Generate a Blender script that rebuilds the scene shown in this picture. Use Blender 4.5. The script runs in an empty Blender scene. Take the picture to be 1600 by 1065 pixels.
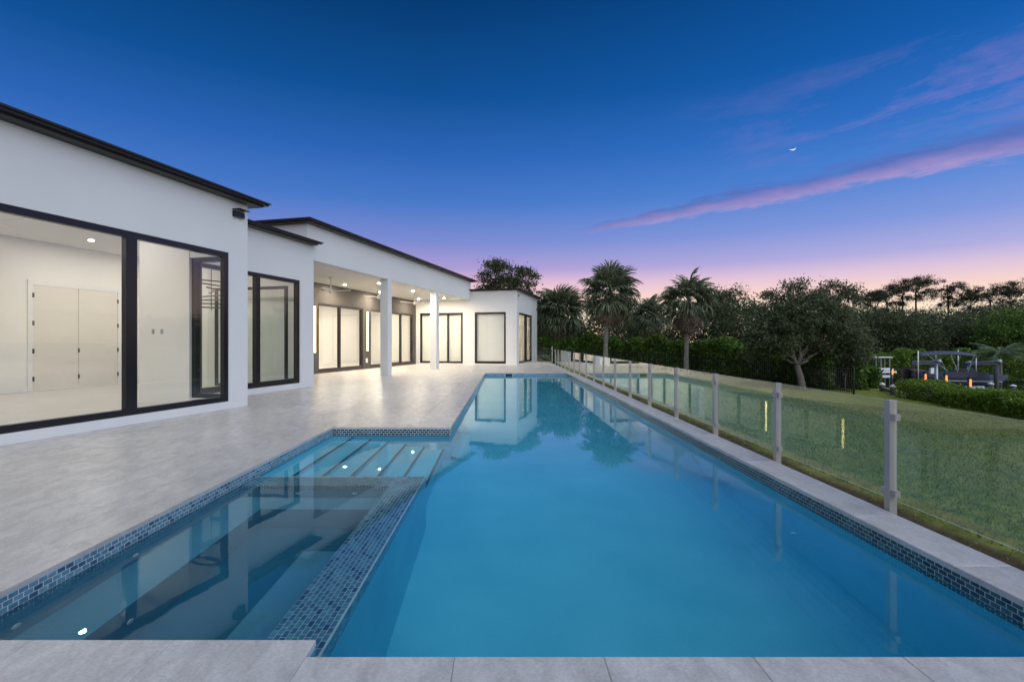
import bpy, math, random
import numpy as np
from mathutils import Vector, Matrix

R = math.radians
random.seed(7)
rng = np.random.default_rng(11)
scn = bpy.context.scene
col = scn.collection


def lin(r, g, b):
    f = lambda c: (c / 255 / 12.92) if c / 255 <= 0.04045 else ((c / 255 + 0.055) / 1.055) ** 2.4
    return (f(r), f(g), f(b), 1.0)


# ------------------------------------------------------------------ camera
CAM_H = 1.4
F, PX0, PY0 = 800.0, 789.0, 534.0          # focal length in photo pixels, vanishing point of the pool axis
cam_data = bpy.data.cameras.new('camera')
cam = bpy.data.objects.new('camera', cam_data)
col.objects.link(cam)
cam.location = (0, 0, CAM_H)
cam.rotation_euler = (R(90), 0, 0)
cam_data.sensor_width = 36
cam_data.lens = F / 1600 * 36
cam_data.shift_x = (800 - PX0) / 1600
cam_data.shift_y = (PY0 - 532.5) / 1600
cam_data.clip_end = 8000
scn.camera = cam

# ------------------------------------------------------------------ world: dusk sky
world = bpy.data.worlds.new('World')
scn.world = world
world.use_nodes = True
wn, wl = world.node_tree.nodes, world.node_tree.links
wn.clear()


def W(kind, **kw):
    n = wn.new(kind)
    for k, v in kw.items():
        setattr(n, k, v)
    return n


def wmath(op, a, b=None, c=None, clamp=False):
    n = W('ShaderNodeMath', operation=op, use_clamp=clamp)
    for i, v in enumerate((a, b, c)):
        if v is None:
            continue
        if isinstance(v, (int, float)):
            n.inputs[i].default_value = v
        else:
            wl.new(v, n.inputs[i])
    return n.outputs[0]


def wmix(fac, a, b):
    n = W('ShaderNodeMix', data_type='RGBA')
    for i, v in ((0, fac), (6, a), (7, b)):
        if isinstance(v, (int, float)):
            n.inputs[i].default_value = v
        elif isinstance(v, tuple):
            n.inputs[i].default_value = v
        else:
            wl.new(v, n.inputs[i])
    return n.outputs[2]


def wramp(fac, stops):
    n = W('ShaderNodeValToRGB')
    wl.new(fac, n.inputs[0])
    cr = n.color_ramp
    cr.interpolation = 'EASE' if len(stops) == 2 else 'LINEAR'
    while len(cr.elements) < len(stops):
        cr.elements.new(0.5)
    for e, (p, c) in zip(cr.elements, stops):
        e.position = p
        e.color = c
    return n.outputs[0]


tc = W('ShaderNodeTexCoord')
sep = W('ShaderNodeSeparateXYZ')
wl.new(tc.outputs['Generated'], sep.inputs[0])
dx, dy, dz = sep.outputs
up = wmath('MAXIMUM', dz, 0.0)
sky_l = wramp(up, [(0.0, lin(255, 226, 190)), (0.05, lin(254, 236, 214)), (0.085, lin(251, 212, 206)), (0.112, lin(232, 190, 212)),
                   (0.14, lin(174, 156, 211)), (0.19, lin(122, 138, 209)), (0.26, lin(70, 120, 200)), (0.34, lin(42, 100, 182)),
                   (0.43, lin(12, 80, 150)), (0.56, lin(0, 56, 110)), (1.0, lin(0, 40, 86))])
sky_r = wramp(up, [(0.0, lin(255, 224, 178)), (0.05, lin(254, 234, 206)), (0.085, lin(249, 214, 204)), (0.112, lin(222, 198, 220)),
                   (0.14, lin(176, 176, 226)), (0.19, lin(128, 154, 222)), (0.26, lin(78, 134, 214)), (0.34, lin(44, 112, 198)),
                   (0.43, lin(14, 92, 174)), (0.56, lin(2, 72, 142)), (1.0, lin(0, 40, 86))])
az = wmath('MULTIPLY_ADD', dx, 1.1, 0.15, clamp=True)
sky = wmix(az, sky_l, sky_r)
# physical dusk sky underneath, sun just below the horizon ahead
nish = W('ShaderNodeTexSky', sky_type='NISHITA', sun_disc=False)
nish.sun_elevation = R(-2.5)
nish.sun_rotation = R(20)
addn = W('ShaderNodeMix', data_type='RGBA', blend_type='ADD')
addn.inputs[0].default_value = 0.02
wl.new(sky, addn.inputs[6])
wl.new(nish.outputs[0], addn.inputs[7])
sky = addn.outputs[2]
# cloud layer: direction projected on a flat layer overhead
zc = wmath('MAXIMUM', dz, 0.02)
cx = wmath('DIVIDE', dx, zc)
cy = wmath('DIVIDE', dy, zc)
q = wmath('ADD', wmath('MULTIPLY', cx, 0.75), wmath('MULTIPLY', cy, 0.662))      # across the streak
r_ = wmath('ADD', wmath('MULTIPLY', cx, 0.662), wmath('MULTIPLY', cy, -0.75))    # along the streak


def wnoise(x, y, scale, detail, dist=0.0, off=0.0):
    cmb = W('ShaderNodeCombineXYZ')
    wl.new(x, cmb.inputs[0])
    wl.new(y, cmb.inputs[1])
    cmb.inputs[2].default_value = off
    n = W('ShaderNodeTexNoise')
    wl.new(cmb.outputs[0], n.inputs['Vector'])
    n.inputs['Scale'].default_value = scale
    n.inputs['Detail'].default_value = detail
    n.inputs['Roughness'].default_value = 0.6
    n.inputs['Distortion'].default_value = dist
    return n.outputs[0]


wob = wmath('MULTIPLY', wmath('SUBTRACT', wnoise(r_, q, 1.4, 4.0), 0.5), 0.55)
qw = wmath('ADD', q, wob)
rs = wmath('MULTIPLY', r_, 0.42)
n1 = wnoise(rs, q, 4.6, 9.0, 0.7, 2.0)
# main streak, thick towards larger r, thin and fading at its far end
half = wmath('MULTIPLY_ADD', r_, 0.10, 0.58)
dist = wmath('DIVIDE', wmath('ABSOLUTE', wmath('SUBTRACT', qw, 3.62)), wmath('MAXIMUM', half, 0.05))
band = wmath('SUBTRACT', 1.0, dist, clamp=True)
fade = wmath('MULTIPLY_ADD', r_, 0.9, 3.1, clamp=True)
band = wmath('MULTIPLY', band, fade)
n3 = wnoise(wmath('MULTIPLY', r_, 0.7), q, 11.0, 6.0, 0.4, 4.0)
er = wmath('ADD', wmath('MULTIPLY', wmath('SUBTRACT', n1, 0.5), 2.6), wmath('MULTIPLY', wmath('SUBTRACT', n3, 0.5), 1.1))
body = wmath('MULTIPLY', wmath('ADD', wmath('MULTIPLY_ADD', band, 1.5, -0.42), er), 1.35, clamp=True)
body = wmath('MULTIPLY', body, wmath('MULTIPLY', band, 4.0, clamp=True))
# loose wisps between the streak and the zenith
n2 = wmath('ADD', wmath('MULTIPLY', wnoise(wmath('MULTIPLY', r_, 0.6), q, 2.3, 7.0, 0.4, 7.7), 0.8), wmath('MULTIPLY', n3, 0.2))
wz = wmath('SUBTRACT', 1.0, wmath('ABSOLUTE', wmath('MULTIPLY', wmath('SUBTRACT', q, 2.75), 1.15)), clamp=True)
wr = wmath('MULTIPLY_ADD', r_, 1.0, 1.5, clamp=True)
wisp = wmath('MULTIPLY', wmath('MULTIPLY_ADD', n2, 7.0, -3.55, clamp=True), wmath('MULTIPLY', wz, wr))
lit = wmath('MULTIPLY_ADD', wmath('SUBTRACT', qw, 3.55), 2.8, 0.2, clamp=True)
ccol = wmix(lit, lin(92, 104, 176), lin(196, 158, 204))
sky = wmix(wmath('MULTIPLY', body, 0.68), sky, ccol)
sky = wmix(wmath('MULTIPLY', wisp, 0.5), sky, lin(152, 132, 200))
bgn = W('ShaderNodeBackground')
bgn.inputs['Strength'].default_value = 1.0
wl.new(sky, bgn.inputs['Color'])
wout = W('ShaderNodeOutputWorld')
wl.new(bgn.outputs[0], wout.inputs[0])

# ------------------------------------------------------------------ soft twilight lamp
sun_d = bpy.data.lights.new('twilight', 'SUN')
sun_d.energy = 2.3
sun_d.angle = R(100)
sun_d.color = (0.93, 0.98, 0.96)
sun = bpy.data.objects.new('twilight', sun_d)
col.objects.link(sun)
sun.rotation_euler = Vector((-0.42, 0.55, -0.75)).to_track_quat('-Z', 'Y').to_euler()

scn.view_settings.view_transform = 'Standard'
scn.view_settings.look = 'None'
scn.view_settings.exposure = 0.0
scn.view_settings.gamma = 1.0
scn.render.engine = 'CYCLES'
cyc = scn.cycles
cyc.use_denoising = True
cyc.max_bounces = 10
cyc.diffuse_bounces = 4
cyc.glossy_bounces = 5
cyc.transmission_bounces = 8
cyc.transparent_max_bounces = 24
cyc.sample_clamp_indirect = 6.0
cyc.blur_glossy = 0.3


# ------------------------------------------------------------------ materials
def srgb(h):
    return lin(*h)


class Mat:
    """small node-material helper"""
    def __init__(s, name):
        s.m = bpy.data.materials.new(name)
        s.m.use_nodes = True
        s.n, s.l = s.m.node_tree.nodes, s.m.node_tree.links
        s.n.clear()
        s.out = s.n.new('ShaderNodeOutputMaterial')

    def node(s, kind, **kw):
        n = s.n.new(kind)
        for k, v in kw.items():
            setattr(n, k, v)
        return n

    def put(s, sock, v):
        if isinstance(v, (int, float, tuple)):
            sock.default_value = v
        else:
            s.l.new(v, sock)

    def coord(s, scale=(1, 1, 1), rot=(0, 0, 0), kind='Object'):
        tc = s.node('ShaderNodeTexCoord')
        if kind == 'World':
            g = s.node('ShaderNodeNewGeometry')
            src = g.outputs['Position']
        else:
            src = tc.outputs[kind]
        mp = s.node('ShaderNodeMapping')
        s.l.new(src, mp.inputs[0])
        mp.inputs['Scale'].default_value = scale
        mp.inputs['Rotation'].default_value = rot
        return mp.outputs[0]

    def noise(s, vec, scale, detail=4.0, rough=0.55, dist=0.0):
        n = s.node('ShaderNodeTexNoise')
        s.l.new(vec, n.inputs['Vector'])
        n.inputs['Scale'].default_value = scale
        n.inputs['Detail'].default_value = detail
        n.inputs['Roughness'].default_value = rough
        n.inputs['Distortion'].default_value = dist
        return n.outputs[0]

    def ramp(s, fac, stops):
        n = s.node('ShaderNodeValToRGB')
        s.l.new(fac, n.inputs[0])
        cr = n.color_ramp
        while len(cr.elements) < len(stops):
            cr.elements.new(0.5)
        for e, (p, c) in zip(cr.elements, stops):
            e.position = p
            e.color = c if len(c) == 4 else (*c, 1)
        return n.outputs[0]

    def mix(s, fac, a, b, blend='MIX'):
        n = s.node('ShaderNodeMix', data_type='RGBA', blend_type=blend)
        s.put(n.inputs[0], fac)
        s.put(n.inputs[6], a)
        s.put(n.inputs[7], b)
        return n.outputs[2]

    def math(s, op, a, b=0.0, clamp=False):
        n = s.node('ShaderNodeMath', operation=op, use_clamp=clamp)
        s.put(n.inputs[0], a)
        s.put(n.inputs[1], b)
        return n.outputs[0]

    def bump(s, h, strength, distance=0.01):
        n = s.node('ShaderNodeBump')
        s.l.new(h, n.inputs['Height'])
        n.inputs['Strength'].default_value = strength
        n.inputs['Distance'].default_value = distance
        return n.outputs[0]

    def principled(s, color, rough=0.5, metal=0.0, normal=None, spec=0.5, emit=None, estr=0.0):
        p = s.node('ShaderNodeBsdfPrincipled')
        s.put(p.inputs['Base Color'], color)
        s.put(p.inputs['Roughness'], rough)
        p.inputs['Metallic'].default_value = metal
        p.inputs['Specular IOR Level'].default_value = spec
        if normal is not None:
            s.l.new(normal, p.inputs['Normal'])
        if emit is not None:
            s.put(p.inputs['Emission Color'], emit)
            p.inputs['Emission Strength'].default_value = estr
        s.l.new(p.outputs[0], s.out.inputs[0])
        return s.m


def plain(name, c, rough=0.5, metal=0.0, var=0.08, scale=6.0, bump=0.0):
    m = Mat(name)
    v = m.coord()
    n = m.noise(v, scale, 5.0)
    d = tuple(x * (1 - var) for x in c[:3]) + (1,)
    e = tuple(min(1, x * (1 + var)) for x in c[:3]) + (1,)
    cc = m.ramp(n, [(0.3, d), (0.7, e)])
    nb = m.bump(m.noise(v, scale * 14, 3.0), bump) if bump else None
    return m.principled(cc, rough, metal, nb)


def mat_stone(name, tint=(1, 1, 1), rough=0.3):
    m = Mat(name)
    oi = m.node('ShaderNodeObjectInfo')
    v = m.coord((1, 1, 1), (0, 0, R(-8)), 'World')
    add = m.node('ShaderNodeVectorMath', operation='MULTIPLY_ADD')
    cmb = m.node('ShaderNodeCombineXYZ')
    for i in range(3):
        m.l.new(oi.outputs['Random'], cmb.inputs[i])
    m.l.new(cmb.outputs[0], add.inputs[0])
    add.inputs[1].default_value = (17, 31, 5)
    m.l.new(v, add.inputs[2])
    sc = m.node('ShaderNodeMapping')
    m.l.new(add.outputs[0], sc.inputs[0])
    sc.inputs['Scale'].default_value = (2.3, 0.95, 1)
    a = m.noise(sc.outputs[0], 3.4, 9.0, 0.70, 0.5)
    b = m.noise(add.outputs[0], 60, 4.0, 0.7)
    cl = m.noise(v, 0.5, 3.0)
    vein = m.math('ABSOLUTE', m.math('SUBTRACT', a, 0.5))
    vein = m.ramp(vein, [(0.0, (0, 0, 0)), (0.018, (1, 1, 1))])
    veinmask = m.ramp(m.noise(add.outputs[0], 1.7, 3.0), [(0.5, (1, 1, 1)), (0.68, (0, 0, 0))])
    vein = m.mix(veinmask, vein, (1, 1, 1, 1))
    base = m.ramp(a, [(0.25, (0.42 * tint[0], 0.395 * tint[1], 0.38 * tint[2])), (0.5, (0.60 * tint[0], 0.57 * tint[1], 0.545 * tint[2])),
                      (0.75, (0.72 * tint[0], 0.69 * tint[1], 0.665 * tint[2]))])
    sp = m.ramp(b, [(0.3, (0.80, 0.80, 0.80)), (0.7, (1.12, 1.12, 1.12))])
    c = m.mix(0.9, base, sp, 'MULTIPLY')
    c = m.mix(1.0, c, m.ramp(cl, [(0.3, (0.88, 0.87, 0.87)), (0.7, (1, 1, 1))]), 'MULTIPLY')
    c = m.mix(0.45, c, vein, 'MULTIPLY')
    tv = m.ramp(oi.outputs['Random'], [(0.0, (0.93, 0.92, 0.92)), (1.0, (1.0, 1.0, 1.0))])
    c = m.mix(1.0, c, tv, 'MULTIPLY')
    rr = m.ramp(a, [(0.3, (rough + 0.14,) * 3), (0.7, (rough - 0.03,) * 3)])
    nb = m.bump(m.mix(0.5, a, b), 0.22, 0.006)
    return m.principled(c, rr, 0, nb, 0.45)


def mat_thin_glass(name, tint=(0.9, 0.93, 0.92, 1), ior=1.5, boost=1.7):
    m = Mat(name)
    lw = m.node('ShaderNodeLayerWeight')
    lw.inputs[0].default_value = 0.5
    f0 = ((ior - 1) / (ior + 1)) ** 2
    k = m.math('POWER', lw.outputs['Facing'], 5.0)
    k = m.math('ADD', m.math('MULTIPLY', k, 1 - f0), f0)
    k = m.math('MULTIPLY', k, boost, clamp=True)
    t = m.node('ShaderNodeBsdfTransparent')
    t.inputs[0].default_value = tint
    g = m.node('ShaderNodeBsdfGlossy')
    g.inputs['Roughness'].default_value = 0.0
    g.inputs['Color'].default_value = (1, 1, 1, 1)
    mx = m.node('ShaderNodeMixShader')
    m.l.new(k, mx.inputs[0])
    m.l.new(t.outputs[0], mx.inputs[1])
    m.l.new(g.outputs[0], mx.inputs[2])
    m.l.new(mx.outputs[0], m.out.inputs[0])
    return m.m


def mat_emit(name, c, s):
    m = Mat(name)
    e = m.node('ShaderNodeEmission')
    e.inputs[0].default_value = c
    e.inputs[1].default_value = s
    m.l.new(e.outputs[0], m.out.inputs[0])
    return m.m


def mat_leaf(name, dark, light, trans=0.35, rough=0.5):
    m = Mat(name)
    g = m.node('ShaderNodeNewGeometry')
    v = m.coord(kind='World')
    cl = m.noise(v, 0.9, 3.0)
    f = m.math('ADD', m.math('MULTIPLY', g.outputs['Random Per Island'], 0.6), m.math('MULTIPLY', cl, 0.4))
    c = m.ramp(f, [(0.2, dark), (0.8, light)])
    p = m.node('ShaderNodeBsdfPrincipled')
    m.l.new(c, p.inputs['Base Color'])
    p.inputs['Roughness'].default_value = rough
    p.inputs['Specular IOR Level'].default_value = 0.3
    t = m.node('ShaderNodeBsdfTranslucent')
    m.l.new(c, t.inputs[0])
    mx = m.node('ShaderNodeMixShader')
    mx.inputs[0].default_value = trans
    m.l.new(p.outputs[0], mx.inputs[1])
    m.l.new(t.outputs[0], mx.inputs[2])
    m.l.new(mx.outputs[0], m.out.inputs[0])
    return m.m


def mat_mosaic(name, cols, rough=0.12):
    m = Mat(name)
    g = m.node('ShaderNodeNewGeometry')
    oi = m.node('ShaderNodeObjectInfo')
    f = m.math('FRACT', m.math('ADD', g.outputs['Random Per Island'], oi.outputs['Random']))
    n = m.node('ShaderNodeValToRGB')
    m.l.new(f, n.inputs[0])
    cr = n.color_ramp
    cr.interpolation = 'CONSTANT'
    while len(cr.elements) < len(cols):
        cr.elements.new(0.5)
    for i, (e, c) in enumerate(zip(cr.elements, cols)):
        e.position = i / len(cols)
        e.color = (*c, 1)
    sw = m.noise(m.coord(kind='World'), 55, 3.0)
    c = m.mix(0.6, n.outputs[0], m.ramp(sw, [(0.3, (0.6, 0.6, 0.6)), (0.7, (1.35, 1.35, 1.35))]), 'MULTIPLY')
    return m.principled(c, rough, 0, None, 0.6)


def mat_water(name):
    m = Mat(name)
    v = m.coord((1, 0.8, 1), kind='World')
    h = m.noise(v, 1.3, 2.0, 0.5)
    h2 = m.noise(v, 7.0, 2.0, 0.5)
    h = m.math('ADD', h, m.math('MULTIPLY', h2, 0.12))
    nb = m.bump(h, 0.035, 0.05)
    g = m.node('ShaderNodeBsdfGlass')
    g.inputs['Color'].default_value = (0.80, 0.97, 1.0, 1)
    g.inputs['Roughness'].default_value = 0.0
    g.inputs['IOR'].default_value = 1.333
    m.l.new(nb, g.inputs['Normal'])
    m.l.new(g.outputs[0], m.out.inputs[0])
    return m.m


def mat_plaster(name, c0, c1):
    m = Mat(name)
    v = m.coord(kind='World')
    a = m.noise(v, 1.2, 5.0)
    b = m.noise(v, 90, 3.0)
    c = m.ramp(a, [(0.3, c0), (0.7, c1)])
    c = m.mix(0.5, c, m.ramp(b, [(0.35, (0.86, 0.86, 0.86)), (0.65, (1.1, 1.1, 1.1))]), 'MULTIPLY')
    return m.principled(c, 0.7)


def mat_lawn(name):
    m = Mat(name)
    v = m.coord(kind='World')
    a = m.noise(v, 0.6, 4.0)
    b = m.noise(v, 22, 6.0, 0.75)
    sv = m.coord((1, 0.35, 1), (0, 0, R(25)), 'World')
    st = m.noise(sv, 1.4, 5.0)
    c = m.ramp(b, [(0.3, (0.115, 0.150, 0.022)), (0.55, (0.215, 0.265, 0.045)), (0.8, (0.31, 0.33, 0.08))])
    c = m.mix(m.ramp(st, [(0.45, (0, 0, 0)), (0.7, (0.55, 0.55, 0.55))]), c, (0.26, 0.23, 0.10, 1))
    p1 = m.noise(v, 4.5, 6.0, 0.7)
    c = m.mix(1.0, c, m.ramp(p1, [(0.32, (0.45, 0.52, 0.42)), (0.5, (0.95, 0.95, 0.9)), (0.68, (1.35, 1.3, 1.2))]), 'MULTIPLY')
    # bare soil and thatch along the coping
    g = m.node('ShaderNodeNewGeometry')
    sp = m.node('ShaderNodeSeparateXYZ')
    m.l.new(g.outputs['Position'], sp.inputs[0])
    edge = m.math('SUBTRACT', 3.62, sp.outputs[0])
    edge = m.math('MULTIPLY', m.math('ADD', edge, m.math('MULTIPLY', m.math('SUBTRACT', a, 0.5), 0.5)), 5.0, clamp=True)
    soil = m.ramp(b, [(0.3, (0.030, 0.019, 0.009)), (0.55, (0.085, 0.058, 0.028)), (0.7, (0.095, 0.085, 0.028)), (0.85, (0.16, 0.13, 0.07))])
    c = m.mix(edge, c, soil)
    nb = m.bump(b, 0.7, 0.03)
    return m.principled(c, 0.85, 0, nb, 0.2)


def mat_wall(name, c):
    m = Mat(name)
    v = m.coord(kind='World')
    a = m.noise(v, 0.7, 4.0)
    b = m.noise(v, 130, 3.0)
    cc = m.ramp(a, [(0.3, tuple(x * 0.955 for x in c)), (0.7, c)])
    return m.principled(cc, 0.75, 0, m.bump(b, 0.12, 0.003), 0.25)


def mat_bark(name, c0, c1, sc=(6, 6, 18)):
    m = Mat(name)
    v = m.coord(sc)
    a = m.noise(v, 1.5, 5.0, 0.7)
    c = m.ramp(a, [(0.3, c0), (0.7, c1)])
    return m.principled(c, 0.9, 0, m.bump(a, 0.7, 0.02), 0.15)


M = {}
M['wall'] = mat_wall('white_stucco', (0.735, 0.74, 0.735))
M['room'] = mat_wall('room_paint', (0.83, 0.815, 0.79))
M['ceiling'] = mat_wall('ceiling_paint', (0.84, 0.82, 0.78))
M['dark_wall'] = mat_wall('charcoal_wall', (0.085, 0.078, 0.076))
M['roof'] = plain('bronze_fascia', (0.016, 0.014, 0.013), 0.45, 0.1, 0.15)
M['frame'] = plain('black_frame', (0.004, 0.006, 0.010), 0.25, 0.0, 0.1)
M['frame_brown'] = plain('dark_bronze_frame', (0.012, 0.009, 0.008), 0.3, 0.1, 0.1)
M['paver'] = mat_stone('stone_paver')
M['coping'] = mat_stone('coping_stone', (1.08, 1.10, 1.13), 0.38)
M['grout'] = plain('grout', (0.46, 0.45, 0.44), 0.9, 0, 0.1, 20)
M['tile_grout'] = plain('tile_grout', (0.56, 0.59, 0.60), 0.8, 0, 0.08, 30)
M['indoor_floor'] = plain('indoor_floor', (0.62, 0.59, 0.55), 0.28, 0, 0.05, 2)
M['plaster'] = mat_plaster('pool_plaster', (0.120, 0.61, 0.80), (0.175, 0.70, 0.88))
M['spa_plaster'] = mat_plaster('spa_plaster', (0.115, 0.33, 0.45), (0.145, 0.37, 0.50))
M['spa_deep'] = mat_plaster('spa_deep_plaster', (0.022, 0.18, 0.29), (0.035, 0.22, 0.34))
M['mosaic'] = mat_mosaic('mosaic_teal', [(0.018, 0.050, 0.068), (0.026, 0.075, 0.095), (0.045, 0.115, 0.135), (0.022, 0.060, 0.090), (0.060, 0.13, 0.15), (0.015, 0.038, 0.055), (0.035, 0.10, 0.12)])
M['mosaic_blue'] = mat_mosaic('mosaic_blue', [(0.08, 0.19, 0.28), (0.11, 0.26, 0.36), (0.15, 0.31, 0.41), (0.09, 0.22, 0.33), (0.045, 0.11, 0.20), (0.13, 0.28, 0.37), (0.085, 0.22, 0.30)], 0.16)
M['nosing'] = plain('step_nosing_tile', (0.035, 0.12, 0.18), 0.2, 0, 0.25, 60)
M['water'] = mat_water('pool_water')
M['fence_glass'] = mat_thin_glass('fence_glass', (0.955, 0.96, 0.925, 1), 1.52, 1.45)
M['window_glass'] = mat_thin_glass('window_glass', (0.93, 0.95, 0.93, 1), 1.5, 1.6)
M['glass_edge'] = plain('glass_edge_highlight', (0.50, 0.56, 0.53), 0.25, 0, 0.05)  # pale colour paints in the bright highlight along the panel edges
M['post'] = plain('taupe_powder_coat', (0.42, 0.395, 0.38), 0.34, 0.15, 0.04)
M['steel'] = plain('galvanised_steel', (0.38, 0.42, 0.46), 0.38, 0.6, 0.12)
M['white'] = plain('white_plastic', (0.78, 0.78, 0.78), 0.4, 0, 0.03)
M['lamp'] = mat_emit('downlight_glow', (1.0, 0.85, 0.64, 1), 3300.0)
M['lamp_room'] = mat_emit('room_light_glow', (1.0, 0.94, 0.86, 1), 980.0)
M['lamp_rear'] = mat_emit('rear_room_light_glow', (1.0, 0.87, 0.69, 1), 3800.0)
M['lamp_end'] = mat_emit('end_room_light_glow', (1.0, 0.86, 0.66, 1), 2400.0)
M['sconce'] = mat_emit('sconce_glow', (1.0, 0.72, 0.30, 1), 8.0)
M['orange'] = mat_emit('amber_glow', (1.0, 0.34, 0.09, 1), 1.5)
M['moon'] = mat_emit('moon_glow', (1.0, 0.97, 0.92, 1), 1.1)
M['lawn'] = mat_lawn('lawn')
M['blade'] = mat_leaf('grass_blade', (0.055, 0.100, 0.014), (0.310, 0.360, 0.080), 0.3, 0.7)
M['ground'] = plain('far_ground', (0.045, 0.06, 0.025), 0.95, 0, 0.3, 0.3)
M['bark'] = mat_bark('grey_bark', (0.09, 0.075, 0.06), (0.26, 0.23, 0.20))
M['palm_bark'] = mat_bark('palm_bark', (0.13, 0.11, 0.10), (0.32, 0.29, 0.265), (2, 2, 16))
M['pine_bark'] = mat_bark('pine_bark', (0.03, 0.024, 0.02), (0.08, 0.065, 0.05))
M['leaf_oak'] = mat_leaf('oak_leaf', (0.03, 0.048, 0.022), (0.19, 0.225, 0.115))
M['leaf_dark'] = mat_leaf('dark_leaf', (0.022, 0.036, 0.014), (0.14, 0.175, 0.072))
M['leaf_green'] = mat_leaf('hedge_leaf', (0.028, 0.07, 0.01), (0.2, 0.34, 0.06))
M['leaf_bright'] = mat_leaf('bright_leaf', (0.075, 0.150, 0.018), (0.260, 0.390, 0.050))
M['leaf_pine'] = mat_leaf('pine_needles', (0.016, 0.024, 0.01), (0.07, 0.088, 0.038), 0.2)
M['frond'] = mat_leaf('palm_frond', (0.04, 0.06, 0.028), (0.25, 0.29, 0.17), 0.3)
M['frond_dead'] = mat_leaf('dry_frond', (0.125, 0.094, 0.075), (0.354, 0.270, 0.218), 0.3, 0.8)
M['frond_coco'] = mat_leaf('coconut_frond', (0.078, 0.137, 0.069), (0.273, 0.351, 0.195), 0.3)
M['iron'] = plain('black_iron', (0.010, 0.010, 0.011), 0.5, 0.2)
M['wood'] = mat_bark('weathered_timber', (0.09, 0.08, 0.07), (0.24, 0.22, 0.20), (8, 8, 2))
M['pile'] = mat_bark('dark_pile', (0.05, 0.055, 0.05), (0.13, 0.14, 0.13), (8, 8, 2))
M['navy'] = plain('navy_hull', (0.035, 0.050, 0.080), 0.3, 0.1, 0.1)
M['canvas'] = plain('grey_canvas', (0.075, 0.09, 0.125), 0.8, 0, 0.12)
M['seat'] = plain('boat_seat', (0.30, 0.20, 0.18), 0.7)
M['brass'] = plain('hinge_bronze', (0.10, 0.085, 0.07), 0.4, 0.6)
M['door'] = mat_wall('interior_door_paint', (0.76, 0.72, 0.67))
M['dark_cab'] = plain('dark_cabinet', (0.05, 0.06, 0.06), 0.4)


def mat_canal():
    m = Mat('canal_water')
    v = m.coord(kind='World')
    return m.principled((0.012, 0.020, 0.018, 1), 0.08, 0, m.bump(m.noise(v, 2.2, 3.0), 0.2, 0.05), 0.5)


M['canal'] = mat_canal()


# ------------------------------------------------------------------ mesh helpers
class MB:
    def __init__(s):
        s.v, s.f = [], []

    def add(s, vs, fs):
        o = len(s.v)
        s.v += [tuple(p) for p in vs]
        s.f += [tuple(i + o for i in f) for f in fs]
        return s

    def box(s, x0, x1, y0, y1, z0, z1):
        vs = [(x0, y0, z0), (x1, y0, z0), (x1, y1, z0), (x0, y1, z0), (x0, y0, z1), (x1, y0, z1), (x1, y1, z1), (x0, y1, z1)]
        return s.add(vs, [(0, 3, 2, 1), (4, 5, 6, 7), (0, 1, 5, 4), (1, 2, 6, 5), (2, 3, 7, 6), (3, 0, 4, 7)])

    def bev(s, x0, x1, y0, y1, z0, z1, b):
        """box whose top edges are chamfered by b"""
        vs = [(x0, y0, z0), (x1, y0, z0), (x1, y1, z0), (x0, y1, z0),
              (x0, y0, z1 - b), (x1, y0, z1 - b), (x1, y1, z1 - b), (x0, y1, z1 - b),
              (x0 + b, y0 + b, z1), (x1 - b, y0 + b, z1), (x1 - b, y1 - b, z1), (x0 + b, y1 - b, z1)]
        fs = [(0, 3, 2, 1), (8, 9, 10, 11)]
        for i in range(4):
            j = (i + 1) % 4
            fs += [(i, j, 4 + j, 4 + i), (4 + i, 4 + j, 8 + j, 8 + i)]
        return s.add(vs, fs)

    def tube(s, pts, rad, seg=8, cap=True):
        pts = [Vector(p) for p in pts]
        if not hasattr(rad, '__len__'):
            rad = [rad] * len(pts)
        o = len(s.v)
        for i, p in enumerate(pts):
            d = (pts[min(i + 1, len(pts) - 1)] - pts[max(i - 1, 0)]).normalized()
            a = Vector((1, 0, 0)) if abs(d.x) < 0.8 else Vector((0, 1, 0))
            e1 = d.cross(a).normalized()
            e2 = d.cross(e1)
            for k in range(seg):
                t = 2 * math.pi * k / seg
                s.v.append(tuple(p + (e1 * math.cos(t) + e2 * math.sin(t)) * rad[i]))
        for i in range(len(pts) - 1):
            for k in range(seg):
                k2 = (k + 1) % seg
                s.f.append((o + i * seg + k, o + i * seg + k2, o + (i + 1) * seg + k2, o + (i + 1) * seg + k))
        if cap:
            s.f.append(tuple(o + k for k in range(seg))[::-1])
            s.f.append(tuple(o + (len(pts) - 1) * seg + k for k in range(seg)))
        return s

    def lathe(s, prof, seg=16, c=(0, 0, 0)):
        o = len(s.v)
        for r, z in prof:
            for k in range(seg):
                t = 2 * math.pi * k / seg
                s.v.append((c[0] + r * math.cos(t), c[1] + r * math.sin(t), c[2] + z))
        for i in range(len(prof) - 1):
            for k in range(seg):
                k2 = (k + 1) % seg
                s.f.append((o + i * seg + k, o + i * seg + k2, o + (i + 1) * seg + k2, o + (i + 1) * seg + k))
        s.f.append(tuple(o + k for k in range(seg))[::-1])
        s.f.append(tuple(o + (len(prof) - 1) * seg + k for k in range(seg)))
        return s

    def mesh(s, name, smooth=False):
        me = bpy.data.meshes.new(name)
        me.from_pydata(s.v, [], s.f)
        if smooth:
            me.polygons.foreach_set('use_smooth', [True] * len(me.polygons))
        me.update()
        return me

    def build(s, name, mat, parent=None, smooth=False):
        return obj(name, s.mesh(name, smooth), mat, parent)


def obj(name, me, mat, parent=None):
    if mat is not None and not me.materials:
        me.materials.append(M[mat] if isinstance(mat, str) else mat)
    o = bpy.data.objects.new(name, me)
    col.objects.link(o)
    if parent is not None:
        o.parent = parent
    return o


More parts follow.
